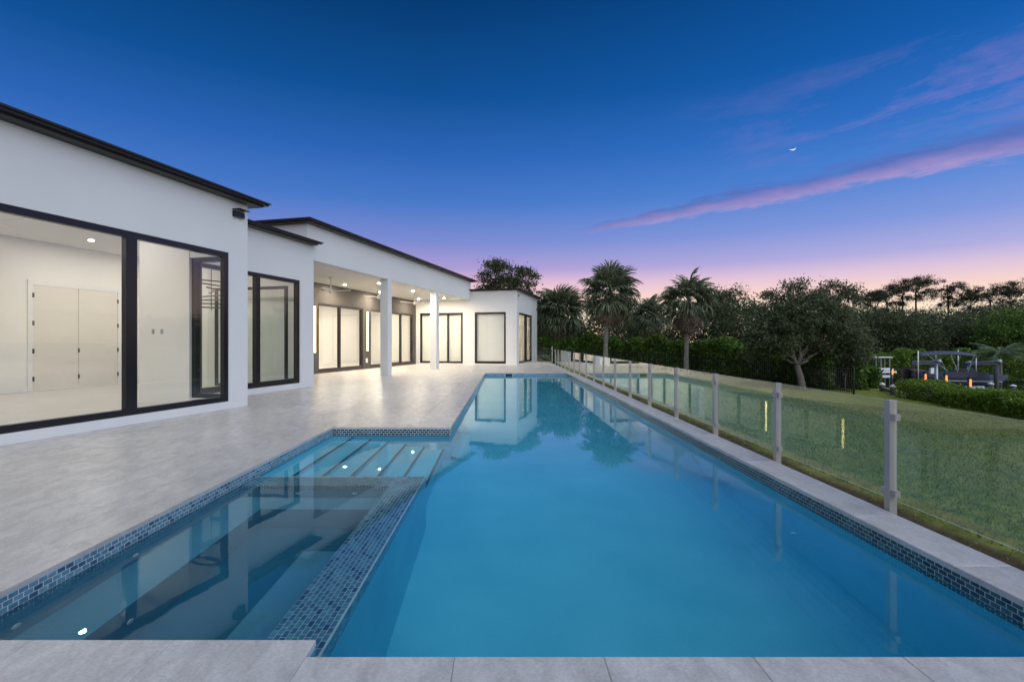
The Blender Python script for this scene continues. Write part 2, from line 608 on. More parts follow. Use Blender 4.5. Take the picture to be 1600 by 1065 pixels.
def tag(o, label, cat, group=None):
    o['label'] = label
    o['category'] = cat
    if group:
        o['group'] = group
    return o


def thing(name, label, cat, loc=(0, 0, 0), rz=0.0, group=None):
    o = bpy.data.objects.new(name, None)
    o.empty_display_size = 0.1
    col.objects.link(o)
    o.location = loc
    o.rotation_euler = (0, 0, rz)
    return tag(o, label, cat, group)


def struct(o):
    o['kind'] = 'structure'
    return o


def stuff(o):
    o['kind'] = 'stuff'
    return o


def np_mesh(name, verts, quads):
    me = bpy.data.meshes.new(name)
    nv, nq = len(verts), len(quads)
    k = quads.shape[1]
    me.vertices.add(nv)
    me.vertices.foreach_set('co', np.ascontiguousarray(verts, dtype=np.float32).ravel())
    me.loops.add(nq * k)
    me.loops.foreach_set('vertex_index', np.ascontiguousarray(quads, dtype=np.int32).ravel())
    me.polygons.add(nq)
    me.polygons.foreach_set('loop_start', np.arange(0, nq * k, k, dtype=np.int32))
    me.polygons.foreach_set('loop_total', np.full(nq, k, dtype=np.int32))
    me.update(calc_edges=True)
    return me


def leaf_mesh(name, c, size, aspect=0.5, updir=0.35):
    """rhombus leaves at points c (N,3); size (N,) length"""
    n = len(c)
    d = rng.normal(size=(n, 3))
    d[:, 2] -= 0.25
    d /= np.linalg.norm(d, axis=1)[:, None]
    a = rng.normal(size=(n, 3))
    a[:, 2] += updir * 3
    nrm = a - (a * d).sum(1)[:, None] * d
    nrm /= np.linalg.norm(nrm, axis=1)[:, None] + 1e-9
    w = np.cross(d, nrm)
    L = size[:, None]
    v = np.empty((n, 4, 3))
    v[:, 0] = c - d * L * 0.5
    v[:, 1] = c + w * L * aspect * 0.5 + nrm * L * 0.06
    v[:, 2] = c + d * L * 0.5
    v[:, 3] = c - w * L * aspect * 0.5 + nrm * L * 0.06
    qd = np.arange(n * 4).reshape(n, 4)
    return np_mesh(name, v.reshape(-1, 3), qd)


def at(px, Y, z=None, py=None):
    """photo pixel at depth Y -> world point"""
    return Vector(((px - PX0) * Y / F, Y, (CAM_H + (PY0 - py) * Y / F) if z is None else z))


def cells(xs, ys, solid, z0, z1, mb=None, axes=(0, 1, 2)):
    """slab with openings: a grid of cells, only outer faces kept. axes maps (a,b,thickness) to xyz"""
    mb = mb or MB()
    nx, ny = len(xs) - 1, len(ys) - 1
    S = [[bool(solid((xs[i] + xs[i + 1]) / 2, (ys[j] + ys[j + 1]) / 2)) for j in range(ny)] for i in range(nx)]

    def P(a, b, c):
        p = [0, 0, 0]
        p[axes[0]], p[axes[1]], p[axes[2]] = a, b, c
        return tuple(p)
    for i in range(nx):
        for j in range(ny):
            if not S[i][j]:
                continue
            a0, a1, b0, b1 = xs[i], xs[i + 1], ys[j], ys[j + 1]
            for z in (z0, z1):
                mb.add([P(a0, b0, z), P(a1, b0, z), P(a1, b1, z), P(a0, b1, z)], [(0, 1, 2, 3) if z == z1 else (3, 2, 1, 0)])
            for di, dj, e in ((-1, 0, ((a0, b0), (a0, b1))), (1, 0, ((a1, b1), (a1, b0))), (0, -1, ((a1, b0), (a0, b0))), (0, 1, ((a0, b1), (a1, b1)))):
                ii, jj = i + di, j + dj
                if 0 <= ii < nx and 0 <= jj < ny and S[ii][jj]:
                    continue
                (p0, p1), (q0, q1) = e
                mb.add([P(p0, p1, z0), P(q0, q1, z0), P(q0, q1, z1), P(p0, p1, z1)], [(0, 1, 2, 3)])
    return mb


def wall_holes(a0, a1, z0, z1, holes, t0, t1, axes, mb=None):
    """vertical wall along axis axes[0], holes = [(a0,a1,z0,z1)]"""
    xs = sorted(set([a0, a1] + [h[0] for h in holes] + [h[1] for h in holes]))
    zs = sorted(set([z0, z1] + [h[2] for h in holes] + [h[3] for h in holes]))
    return cells(xs, zs, lambda a, z: not any(h[0] < a < h[1] and h[2] < z < h[3] for h in holes), t0, t1, mb, axes)


# ================================================================== GROUND, LAWN, CANAL
def lawn_z(x, y):
    t = min(max((x - 4.2) / 12.5, 0), 1)
    u = min(max((y - 20) / 18, 0), 1)
    return -0.07 - 0.93 * t * t * (3 - 2 * t) * (1 - 0.55 * u) - 0.25 * u


gx = np.concatenate([np.linspace(3.0, 12, 28), np.linspace(12.8, 19.4, 10)])
gy = np.concatenate([np.linspace(-3, 20, 40), np.linspace(21.5, 48, 20)])
vs = [(x, y, lawn_z(x, y)) for y in gy for x in gx]
nxg = len(gx)
fs = [(j * nxg + i, j * nxg + i + 1, (j + 1) * nxg + i + 1, (j + 1) * nxg + i) for j in range(len(gy) - 1) for i in range(nxg - 1)]
struct(MB().add(vs, fs).build('lawn', 'lawn', smooth=True))
# seawall face below the lawn's canal side, ground and far bank
struct(MB().box(19.4, 19.8, -3, 48, -3.4, -1.0).build('seawall', 'wood'))
struct(MB().add([(-4000, -400, -3.5), (4000, -400, -3.5), (4000, 6000, -3.5), (-4000, 6000, -3.5)], [(0, 1, 2, 3)]).build('ground', 'ground'))
struct(MB().add([(19.8, -30, -2.5), (140, -30, -2.5), (140, 54, -2.5), (19.8, 54, -2.5)], [(0, 1, 2, 3)]).build('canal_water', 'canal'))
far = MB().box(-60, 220, 54, 400, -3.4, -1.7)
far.box(-60, 19.3, 48.004, 53.99, -3.4, -0.75)
far.box(-60, 2.9, 36.2, 47.99, -3.4, -0.12)
struct(far.build('terrain', 'ground'))

# grass blades near the camera
N = 130000
yy = -1.0 + 17.6 * rng.random(N) ** 1.35
xx = 3.2 + (2.0 + 8 * rng.random(N)) * rng.random(N) ** 0.9 * (0.7 + np.maximum(yy, 0) / 14)
keep = (xx > 3.55) | (rng.random(N) < 0.12)
xx, yy = xx[keep], yy[keep]
zz = np.array([lawn_z(a, b) for a, b in zip(xx, yy)])
h = (0.016 + 0.034 * rng.random(len(xx)))
an = rng.random(len(xx)) * 2 * np.pi
wd = 0.0035 + 0.0016 * np.maximum(yy, 1.0) / 4
ln = rng.normal(size=(len(xx), 2)) * 0.025
V = np.empty((len(xx), 3, 3))
V[:, 0] = np.stack([xx - np.cos(an) * wd, yy - np.sin(an) * wd, zz - 0.004], 1)
V[:, 1] = np.stack([xx + np.cos(an) * wd, yy + np.sin(an) * wd, zz - 0.004], 1)
V[:, 2] = np.stack([xx + ln[:, 0], yy + ln[:, 1], zz + h], 1)
g = obj('grass', np_mesh('grass', V.reshape(-1, 3), np.arange(len(xx) * 3).reshape(-1, 3)), 'blade')
stuff(tag(g, 'short green grass blades of the lawn beyond the glass fence', 'grass'))

# ================================================================== DECK
XL, XM, XR, XC = -2.83, -0.89, 2.82, 3.17          # pool edges: spa side, lap side, right side, outer coping
Y0, YS, YJ, YE = 2.27, 2.40, 8.42, 23.2            # near edge, spa near edge, deck corner, far edge
WZ = -0.13                                         # water level


def in_pool(x, y):
    if YJ <= y <= YE:
        return XM < x < XR
    if Y0 <= y < YJ:
        return (XL < x < XR) if y > YS else (XM - 0.0 < x < XR)
    return False


dxs = [-17, XL - 0.06, XM - 0.06, XR + 0.06, XC]
dys = [-2.0, Y0 - 0.06, YS - 0.06, YJ + 0.06, YE + 0.06, 36.2]


def slab_solid(x, y):
    if dys[3] <= y <= dys[4]:
        return not (dxs[2] < x < dxs[3])
    if dys[1] <= y < dys[3]:
        return not (((dxs[1] < x) if y > dys[2] else (dxs[2] < x)) and x < dxs[3])
    return True


deck = struct(cells(dxs, dys, slab_solid, -0.42, -0.034).build('pool_deck', 'grout'))

HP = Vector((-5.685, 11.31, 0.0))                  # house corner on the deck
HA = R(-14.5)
HN, HU = Vector((math.cos(HA), math.sin(HA), 0)), Vector((-math.sin(HA), math.cos(HA), 0))


def HW(n, s, z=0.0):
    return HP + HN * n + HU * s + Vector((0, 0, z))


def hloc(x, y):
    d = Vector((x - HP.x, y - HP.y, 0))
    return d.dot(HN), d.dot(HU)


rects = []
PWX, PLY, J = 0.61, 1.22, 0.0012
for k in range(-7, 26):
    x1 = XM - PWX * k
    x0 = x1 - PWX
    if x1 > XC:
        continue
    off = (k % 3) * PLY / 3
    for r in range(-7, 24):
        y0 = YJ + r * PLY - off
        y1 = y0 + PLY
        a0, a1, b0, b1 = x0, x1, max(y0, Y0 if False else 1.05), min(y1, 35.6)
        xm, ym = (a0 + a1) / 2, (y0 + y1) / 2
        if b0 >= b1:
            continue
        pieces = [(a0, a1, b0, b1)]
        out = []
        for (a0, a1, b0, b1) in pieces:
            # near strip is laid with coping stones
            b0 = max(b0, YS if a1 <= XL + 0.3 else b0)
            if x0 >= XM - 1e-6:                       # lap-pool columns: only the far end
                b0 = max(b0, YE)
                a1 = min(a1, XC)
            elif x1 > XL + 1e-6:                      # columns over the stair bay
                if b0 < YJ and x0 < XL:               # straddling column
                    if b1 > YJ:
                        out.append((a0, a1, YJ, b1))
                        b1 = YJ
                    a1 = XL
                    b0 = max(b0, YS)
                else:
                    b0 = max(b0, YJ)
            else:
                b0 = max(b0, YS)
            out.append((a0, a1, b0, b1))
        for p in out:
            if p[1] - p[0] > 0.04 and p[3] - p[2] > 0.04:
                n_, s_ = hloc((p[0] + p[1]) / 2, (p[2] + p[3]) / 2)
                if n_ < -5.6 or (s_ < 0.4 and n_ < -0.7) or (s_ < 4.4 and n_ < -2.3) or (s_ > 21.2 and n_ < 0.7):
                    continue
                px = PX0 + F * p[1] / max(p[2], 0.5)
                if px < -500:
                    continue
                rects.append(p)
rects.sort(key=lambda p: -(p[1] - p[0]) * (p[3] - p[2]) / (0.5 * (p[2] + p[3])) ** 3)
rest = MB()
for i, (a0, a1, b0, b1) in enumerate(rects):
    if i < 295:
        MB().bev(a0 + J, a1 - J, b0 + J, b1 - J, -0.03, 0.0 - 0.0008 * random.random(), 0.002).build('paver', 'paver', deck)
    else:
        rest.bev(a0 + J, a1 - J, b0 + J, b1 - J, -0.03, 0.0, 0.002)
if rest.v:
    stuff(rest.build('paver', 'paver', deck))

# coping stones: near edge and right edge
cop = thing('pool_coping', 'pale grey stone coping bordering the near and fence side of the pool', 'coping', (0, 0, 0))
x = XM - 0.665 * 13
while x < XC - 0.02:
    x1 = min(x + 0.665, XC + 0.0)
    ye = YS if x1 <= XM + 0.01 else Y0
    MB().bev(x + J * .6, x1 - J * .6, 1.06, ye + 0.012, -0.031, 0.0, 0.004).build('coping_stone', 'coping', cop)
    MB().bev(x + J, x1 - J, 0.2, 1.06 - 2 * J, -0.031, 0.0, 0.004).build('coping_stone', 'coping', cop)
    x = x1
y = Y0 + 0.012
while y < YE + 0.35:
    y1 = min(y + 0.92, YE + 0.36)
    if y1 > YE:
        y1 = YE
    MB().bev(XR - 0.012, XC, y + J, y1 - J, -0.036, 0.002, 0.004).build('coping_stone', 'coping', cop)
    y = y1
    if y >= YE:
        break

# ================================================================== POOL
pool = thing('swimming_pool', 'long blue plastered swimming pool with a raised tiled spa', 'pool', (0, 0, 0))
FZ = -1.8
sh = MB()


def inward(mb, p, q, z0, z1):
    mb.add([(p[0], p[1], z0), (q[0], q[1], z0), (q[0], q[1], z1), (p[0], p[1], z1)], [(0, 1, 2, 3)])


ring = [(XM, Y0), (XR, Y0), (XR, YE), (XM, YE), (XM, YJ), (XL, YJ), (XL, YS), (XM, YS)]
for i in range(8):
    inward(sh, ring[i], ring[(i + 1) % 8], FZ, -0.032)
sh.add([(XL - .2, Y0 - .2, FZ), (XR + .2, Y0 - .2, FZ), (XR + .2, YE + .2, FZ), (XL - .2, YE + .2, FZ)], [(0, 1, 2, 3)])
sh.build('shell', 'plaster', pool)
cove = MB()
for (p, q2, nn) in (((XR, Y0), (XR, YE), (-1, 0)), ((XR, YE), (XM, YE), (0, -1)), ((XM, YE), (XM, YJ), (1, 0)), ((XM, Y0), (XR, Y0), (0, 1))):
    cr_ = 0.32
    ar = [(cr_ * (1 - math.sin(t)), cr_ * (1 - math.cos(t))) for t in [R(90) * k / 6 for k in range(7)]]
    for (d0, h0_), (d1, h1_) in zip(ar[:-1], ar[1:]):
        e0, e1 = 0.003 + d0, 0.003 + d1
        cove.add([(p[0] + nn[0] * e0, p[1] + nn[1] * e0, FZ + .004 + h0_), (q2[0] + nn[0] * e0, q2[1] + nn[1] * e0, FZ + .004 + h0_),
                  (q2[0] + nn[0] * e1, q2[1] + nn[1] * e1, FZ + .004 + h1_), (p[0] + nn[0] * e1, p[1] + nn[1] * e1, FZ + .004 + h1_)], [(0, 1, 2, 3)])
cove.build('cove', 'plaster', pool)

SWX0, SWX1, SBY0, SBY1 = -1.23, -0.90, 5.46, 5.84   # spa dam wall and back wall
# steps between spa and deck corner, each with its own dark nosing
edges_x = [XL + 0.002, -2.48, -2.19, -1.90, -1.61, -1.31, -1.0]
for i in range(6):
    zt = WZ - 0.17 - 0.175 * i
    MB().box(edges_x[i], edges_x[i + 1], SBY1 + 0.002, YJ - 0.002, FZ + 0.002, zt).build('step', 'plaster', pool)
    MB().box(edges_x[i + 1] - 0.032, edges_x[i + 1] + 0.004, SBY1 + 0.003, YJ - 0.006, zt - 0.03, zt + 0.003).build('step_nosing', 'nosing', pool)

# spa walls and benches
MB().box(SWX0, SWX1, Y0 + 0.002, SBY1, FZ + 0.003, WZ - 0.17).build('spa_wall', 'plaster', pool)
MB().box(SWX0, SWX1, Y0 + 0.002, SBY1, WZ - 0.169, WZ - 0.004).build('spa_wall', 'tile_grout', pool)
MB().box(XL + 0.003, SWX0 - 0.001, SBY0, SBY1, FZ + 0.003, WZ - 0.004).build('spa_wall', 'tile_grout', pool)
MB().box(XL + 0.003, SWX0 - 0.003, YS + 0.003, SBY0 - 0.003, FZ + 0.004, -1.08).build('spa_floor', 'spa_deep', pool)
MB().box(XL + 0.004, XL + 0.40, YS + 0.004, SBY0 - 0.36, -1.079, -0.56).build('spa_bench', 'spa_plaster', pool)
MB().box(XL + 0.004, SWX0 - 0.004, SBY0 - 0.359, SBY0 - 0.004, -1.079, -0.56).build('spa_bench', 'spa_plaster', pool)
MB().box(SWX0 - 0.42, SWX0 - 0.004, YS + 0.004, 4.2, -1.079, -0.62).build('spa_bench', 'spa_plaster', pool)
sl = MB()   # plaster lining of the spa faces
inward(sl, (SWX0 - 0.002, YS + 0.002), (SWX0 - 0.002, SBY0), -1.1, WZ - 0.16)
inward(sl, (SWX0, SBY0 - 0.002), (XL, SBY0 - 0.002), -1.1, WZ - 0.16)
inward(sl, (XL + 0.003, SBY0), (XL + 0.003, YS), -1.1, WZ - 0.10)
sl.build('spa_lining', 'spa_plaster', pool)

# mosaic: (origin, axis along, axis across, normal, length, rows, material)
TL, TH, TG = 0.0640, 0.0318, 0.0044
tiles = []


def mosaic(o, a, b, nrm, length, rows, mat, shift=0.5):
    o, a, b, nrm = Vector(o), Vector(a), Vector(b), Vector(nrm)
    for r in range(rows):
        st = -(r % 2) * shift * TL
        k = 0
        while st + k * TL < length - 0.004:
            l0 = max(st + k * TL, 0) + TG * 0.85
            l1 = min(st + (k + 1) * TL, length) - TG * 0.85
            if l1 - l0 > 0.006:
                tiles.append((o + a * l0 + b * (r * TH + TG / 2), a * (l1 - l0), b * (TH - TG), nrm, mat))
            k += 1


NR = 6
zt = -0.034
mosaic((XR, Y0, zt), (0, 1, 0), (0, 0, -1), (-1, 0, 0), YE - Y0, NR, 'mosaic')            # fence side
mosaic((XL, YS, zt), (0, 1, 0), (0, 0, -1), (1, 0, 0), YJ - YS, NR, 'mosaic_blue')        # deck side, spa
mosaic((XM, YJ, zt), (0, 1, 0), (0, 0, -1), (1, 0, 0), YE - YJ, NR, 'mosaic_blue')        # deck side, lap lane
mosaic((XL, YJ, zt), (1, 0, 0), (0, 0, -1), (0, -1, 0), XM - XL, NR, 'mosaic')            # deck corner
mosaic((XM, YE, zt), (1, 0, 0), (0, 0, -1), (0, -1, 0), XR - XM, NR, 'mosaic_blue')       # far end
mosaic((XM + 0.0, Y0, zt), (0, 1, 0), (0, 0, -1), (1, 0, 0), YS - Y0, 3, 'mosaic_blue')   # notch by the coping
nw = int((SWX1 - SWX0) / TH)
mosaic((SWX0, YS + 0.0, WZ - 0.004), (0, 1, 0), (1, 0, 0), (0, 0, 1), SBY1 - YS, nw, 'mosaic_blue')          # top of the spa dam
mosaic((SWX1, Y0 + 0.01, WZ - 0.005), (0, 1, 0), (0, 0, -1), (1, 0, 0), SBY1 - Y0, 5, 'mosaic_blue')         # its pool face
mosaic((SWX0, YS, WZ - 0.006), (0, 1, 0), (0, 0, -1), (-1, 0, 0), SBY0 - YS, 5, 'mosaic_blue')               # its spa face
mosaic((XL, SBY0, WZ - 0.004), (1, 0, 0), (0, 1, 0), (0, 0, 1), SWX0 - XL, int((SBY1 - SBY0) / TH), 'mosaic_blue')
mosaic((XL, SBY0, WZ - 0.006), (1, 0, 0), (0, 0, -1), (0, -1, 0), SWX0 - XL, 5, 'mosaic_blue')
mosaic((XM - 0.33, YS, zt), (1, 0, 0), (0, 0, -1), (0, 1, 0), 0.33, 3, 'mosaic_blue')
# grout bed behind the wall mosaics
gb = MB()
for (p, q2) in (((XR - 0.0016, Y0), (XR - 0.0016, YE)), ((XL + 0.0016, YJ), (XL + 0.0016, YS)), ((XM + 0.0016, YE), (XM + 0.0016, YJ)),
                ((XM, YJ - 0.002), (XL, YJ - 0.002)), ((XR, YE - 0.002), (XM, YE - 0.002))):
    inward(gb, p, q2, zt - NR * TH, -0.033)
gb.build('grout_bed', 'tile_grout', pool)


def tile_into(mb, t, th=0.0036, b=0.0008):
    o, a, c, n, m_ = t
    la, lc = a.normalized() * b, c.normalized() * b
    base = [o, o + a, o + a + c, o + c]
    top = [o + la + lc + n * th, o + a - la + lc + n * th, o + a + c - la - lc + n * th, o + c + la - lc + n * th]
    flip = a.cross(c).dot(n) < 0
    fs_ = [(4, 5, 6, 7), (0, 1, 5, 4), (1, 2, 6, 5), (2, 3, 7, 6), (3, 0, 4, 7)]
    mb.add(base + top, [f[::-1] for f in fs_] if flip else fs_)


def tile_score(t):
    c = t[0]
    if c.z < WZ - 0.02 or c.y < 0.5 or not (-30 < PX0 + F * c.x / c.y < 1630):
        return -1.0
    v = Vector((0, 0, CAM_H)) - c
    d = v.length
    k = v.normalized().dot(t[3])
    return -1.0 if k < 0 else k / d ** 2


order = sorted(range(len(tiles)), key=lambda i: -tile_score(tiles[i]))
single = set(order[:290])
bulk = {'mosaic': MB(), 'mosaic_blue': MB()}
for i, t in enumerate(tiles):
    if i in single:
        mb = MB()
        tile_into(mb, t)
        mb.build('mosaic_tile', t[4], pool)
    else:
        tile_into(bulk[t[4]], t)
for k, mb in bulk.items():
    stuff(mb.build('mosaic_tile', k, pool))

# water body surface
wv = [(XL + .001, YS + .001), (XM, YS + .001), (XM, Y0 + .001), (XR - .001, Y0 + .001), (XR - .001, YE - .001), (XM + .001, YE - .001), (XM + .001, YJ - .001), (XL + .001, YJ - .001)]
struct(MB().add([(x, y, WZ) for x, y in wv], [tuple(range(8))]).build('pool_water', 'water'))

# fittings: skimmer mouth, jets
sk = MB().box(0.02, 0.34, YE - 0.014, YE - 0.009, -0.19, -0.05).build('skimmer', 'frame', pool)
MB().box(-0.01, 0.018, YE - 0.016, YE - 0.009, -0.19, -0.05).build('skimmer_trim', 'white', pool)
MB().box(0.342, 0.37, YE - 0.016, YE - 0.009, -0.19, -0.05).build('skimmer_trim', 'white', pool)
for (fx, fy, fz, ax) in ((XL + 0.012, 2.95, -0.40, 0), (XL + 0.012, 3.9, -0.40, 0), (XL + 0.41, 3.3, -0.78, 0), (-2.2, SBY0 - 0.012, -0.40, 1), (-1.6, SBY0 - 0.012, -0.40, 1), (XR - 0.012, 8.2, -0.5, 2)):
    j = MB().lathe([(0.030, 0), (0.030, 0.006), (0.019, 0.012), (0.011, 0.008)], 14).build('jet', 'white', pool, True)
    j.location = (fx, fy, fz)
    j.rotation_euler = (0, R(90), 0) if ax == 0 else ((R(90), 0, 0) if ax == 1 else (0, R(-90), 0))

# ================================================================== HOUSE (local x = out of the wall, y = along the wall)
house = thing('house', 'white stucco modern house with flat dark roofs and wide glazed walls', 'house', HP, HA)
ZW0, ZW1 = 0.15, 3.28
TA, TB, TC, TD = 4.40, 4.44, 5.10, 4.52            # wall tops
NB = -1.65                                         # wall plane of the middle block
SC, SO, SD = 4.41, 4.74, 20.6                      # tall block starts, loggia opening starts, end pavilion face
ND, SE = 1.27, 26.9
NK = -5.31                                         # loggia back wall
HZ = 4.0                                           # loggia ceiling
T = 0.22
AY = (1, 2, 0)                                     # wall along y, thickness along x
AX = (0, 2, 1)                                     # wall along x, thickness along y

A_WIN = (-9.5, -0.53, ZW0, ZW1)
wall_holes(-11, 0, -0.03, TA, [A_WIN], -T, 0, AY).build('wall', 'wall', house)
wall_holes(NB, -T - 0.001, -0.03, TA, [(-1.34, -0.42, ZW0, ZW1)], -T, 0, AX).build('wall', 'wall', house)
wall_holes(0.001, SC, -0.03, TB, [(0.35, 4.07, ZW0, ZW1)], NB - T, NB, AY).build('wall', 'wall', house)
cw = wall_holes(SC + 0.001, SD - 0.001, HZ, TC, [], NB - 0.36, NB, AY)
cw.box(NB - 0.36, NB, SC + 0.001, SO, -0.03, HZ)
cw.box(NB - 9, NB - 0.361, SC + 0.001, SC + T, 4.3, TC)
cw.build('wall', 'wall', house)
wall_holes(NK - 0.001, NB - T - 0.001, -0.03, HZ - 0.002, [], SC - 0.1, SC + 0.0, AX).build('wall', 'wall', house)
DW1, DW2 = (-4.95, -2.03), None
# end pavilion: face wall with two openings, side wall
df = wall_holes(NK, ND, -0.03, TD, [(-5.03, -2.16, 0.07, 3.22), (-1.38, 0.60, 0.07, 3.22)], SD, SD + T, AX)
df.build('wall', 'wall', house)
wall_holes(SD + T + 0.001, SE, -0.03, TD, [(21.25, 25.35, 0.07, 3.22)], ND - T, ND, AY).build('wall', 'wall', house)
MB().box(-6, ND, SE + 0.001, SE + T, -0.03, TD).build('wall', 'wall', house)
# corner trim on the pavilion
MB().box(ND - 0.10, ND + 0.012, SD - 0.012, SD - 0.001, -0.02, TD - 0.02).build('corner_trim', 'wall', house)
# dark loggia wall
D1, D2 = (10.28, 14.10, 0.06, 3.12), (14.85, 20.15, 0.06, 3.12)
wall_holes(SC, SD - 0.001, -0.03, HZ + 0.05, [D1, D2], NK - T, NK, AY).build('loggia_wall', 'dark_wall', house)
MB().box(NK + 0.001, NB - 0.361, SC + 0.002, SD - 0.002, HZ, HZ + 0.1).build('loggia_ceiling', 'ceiling', house)
for s in (9.76, 15.05):
    MB().box(NB - 0.35, NB - 0.004, s, s + 0.35, -0.02, HZ - 0.001).build('column', 'wall', house)


def roof(n0, n1, s0, s1, z, parent, oh=(0.32, 0.32, 0.32, 0.32)):
    """flat roof slab with a stepped dark edge; oh = overhang at n0, n1, s0, s1"""
    a, b, c, d = oh
    k = lambda f: (n0 - a * f, n1 + b * f, s0 - c * f, s1 + d * f)
    r = MB().box(*k(0.66), z - 0.038, z + 0.000).build('roof', 'roof', parent)
    MB().box(*k(0.90), z + 0.001, z + 0.034).build('fascia', 'roof', r)
    MB().box(*k(1.0), z + 0.035, z + 0.066).build('fascia', 'roof', r)


roof(-9.5, 0, -11, 0, TA + 0.04, house, (0, .34, 0, .34))
roof(-9.5, NB, 0.37, SC - 0.0, TB + 0.04, house, (0, .34, 0, .36))
roof(-10.5, NB, SC, SD, TC + 0.04, house, (0, .34, .34, .34))
roof(-6, ND, SD + 0.4, SE + T, TD + 0.04, house, (0, .30, .72, .30))


def window(parent, a0, a1, z0, z1, t, along, bars=(), fw=0.085, depth=0.10, mat='frame', sill=0.0):
    """framed glazing in a wall; along 'y' -> plane x=t, along 'x' -> plane y=t"""
    ax = AY if along == 'y' else AX
    hs, cur = [], a0 + fw
    for b, bw in bars:
        hs.append((cur, b - bw / 2, z0 + fw + sill, z1 - fw))
        cur = b + bw / 2
    hs.append((cur, a1 - fw, z0 + fw + sill, z1 - fw))
    w = wall_holes(a0 + 0.002, a1 - 0.002, z0 + 0.002, z1 - 0.002, hs, t - depth, t, ax).build('window', mat, parent)
    for h in hs:
        mb = MB()
        c = t - depth * 0.45
        pts = [(h[0] - .01, h[2] - .01), (h[1] + .01, h[2] - .01), (h[1] + .01, h[3] + .01), (h[0] - .01, h[3] + .01)]
        mb.add([((c, a, z) if along == 'y' else (a, c, z)) for a, z in pts], [(0, 1, 2, 3)])
        mb.build('pane', 'window_glass', w)
    return w


window(house, *A_WIN, -0.02, 'y', [(-7.1, 0.20), (-2.66, 0.20)], 0.11, 0.10)
window(house, -1.34, -0.42, ZW0, ZW1, -0.05, 'x', [], 0.10, 0.12)
window(house, 0.35, 4.07, ZW0, ZW1, NB - 0.03, 'y', [(2.32, 0.15)], 0.10, 0.13, 'frame_brown', 0.05)
window(house, -4.6, -1.95, 0.013, 3.1, 3.9, 'x', [(-2.36, 0.17), (-3.4, 0.1)], 0.09, 0.06, 'frame')
w1 = window(house, *D1, NK - 0.02, 'y', [(12.05, 0.13)], 0.10, 0.12, 'frame_brown', 0.04)
w2 = window(house, *D2, NK - 0.02, 'y', [(16.7, 0.12), (18.55, 0.12)], 0.10, 0.12, 'frame_brown', 0.04)
MB().box(NK + 0.02, NK + 0.06, 19.92, 19.96, 0.85, 1.5).build('handle', 'frame', w2)
window(house, -5.03, -2.16, 0.07, 3.22, SD + 0.11, 'x', [(-3.15, 0.10)], 0.12, 0.10, 'frame_brown')
window(house, -1.38, 0.60, 0.07, 3.22, SD + 0.11, 'x', [], 0.11, 0.10, 'frame_brown', 0.04)
window(house, 21.25, 25.35, 0.07, 3.22, ND - 0.03, 'y', [(23.5, 0.35)], 0.12, 0.10, 'frame_brown')

# interiors -------------------------------------------------------------
def room(n0, n1, s0, s1, zc, open_sides=''):
    t = 0.08
    MB().box(n0, n1, s0, s1, -0.03, 0.012).build('room_floor', 'indoor_floor', house)
    MB().box(n0, n1, s0, s1, zc, zc + t).build('room_ceiling', 'ceiling', house)
    if 'n' not in open_sides:
        MB().box(n0 - t, n0 - 0.001, s0, s1, 0, zc).build('room_wall', 'room', house)
        MB().box(n0, n0 + 0.018, s0, s1, 0.013, 0.16).build('baseboard', 'white', house)
    if 'a' not in open_sides:
        MB().box(n0, n1, s0 - t, s0 - 0.001, 0, zc).build('room_wall', 'room', house)
    if 'b' not in open_sides:
        MB().box(n0, n1, s1 + 0.001, s1 + t, 0, zc).build('room_wall', 'room', house)


NAW = -8.0
room(NAW, -T - 0.001, -10.9, -T - 0.001, 4.24, 'b')
MB().box(-2.75, NB - 0.01, -T, -0.12, 0.013, 4.239).build('room_wall', 'room', house)
MB().box(-2.752, -1.345, -T - 0.014, -T - 0.001, 0.014, 4.238).build('room_wall', 'room', house)
MB().box(-8.0, NB - T - 0.001, -T, SC - 0.11, -0.03, 0.0115).build('room_floor', 'indoor_floor', house)
MB().box(-8.0, NB - T - 0.001, -T, SC - 0.11, 4.24, 4.32).build('room_ceiling', 'ceiling', house)
MB().box(-8.08, -8.001, -T, SC - 0.11, 0, 4.24).build('room_wall', 'room', house)
MB().box(-8.0, -7.982, -T, SC - 0.11, 0.013, 0.16).build('baseboard', 'white', house)
MB().box(-8.0, NK - 0.01, SC - 0.10, SC - 0.02, 0, 4.24).build('room_wall', 'room', house)
room(-10.0, NK - T - 0.001, SC + 0.2, SD + 1.5, 3.9)
room(-5.2, ND - T - 0.001, SD + T + 0.001, SE - 0.001, 3.9)
MB().box(-2.02, -1.92, SD + T + 0.01, SD + 2.4, 0, 3.9).build('room_wall', 'room', house)
# inner wall of the pavilion, seen through its face window
MB().box(-1.9, ND - 1.0, SD + 2.4, SD + 2.5, 0, 3.9).build('room_wall', 'room', house)


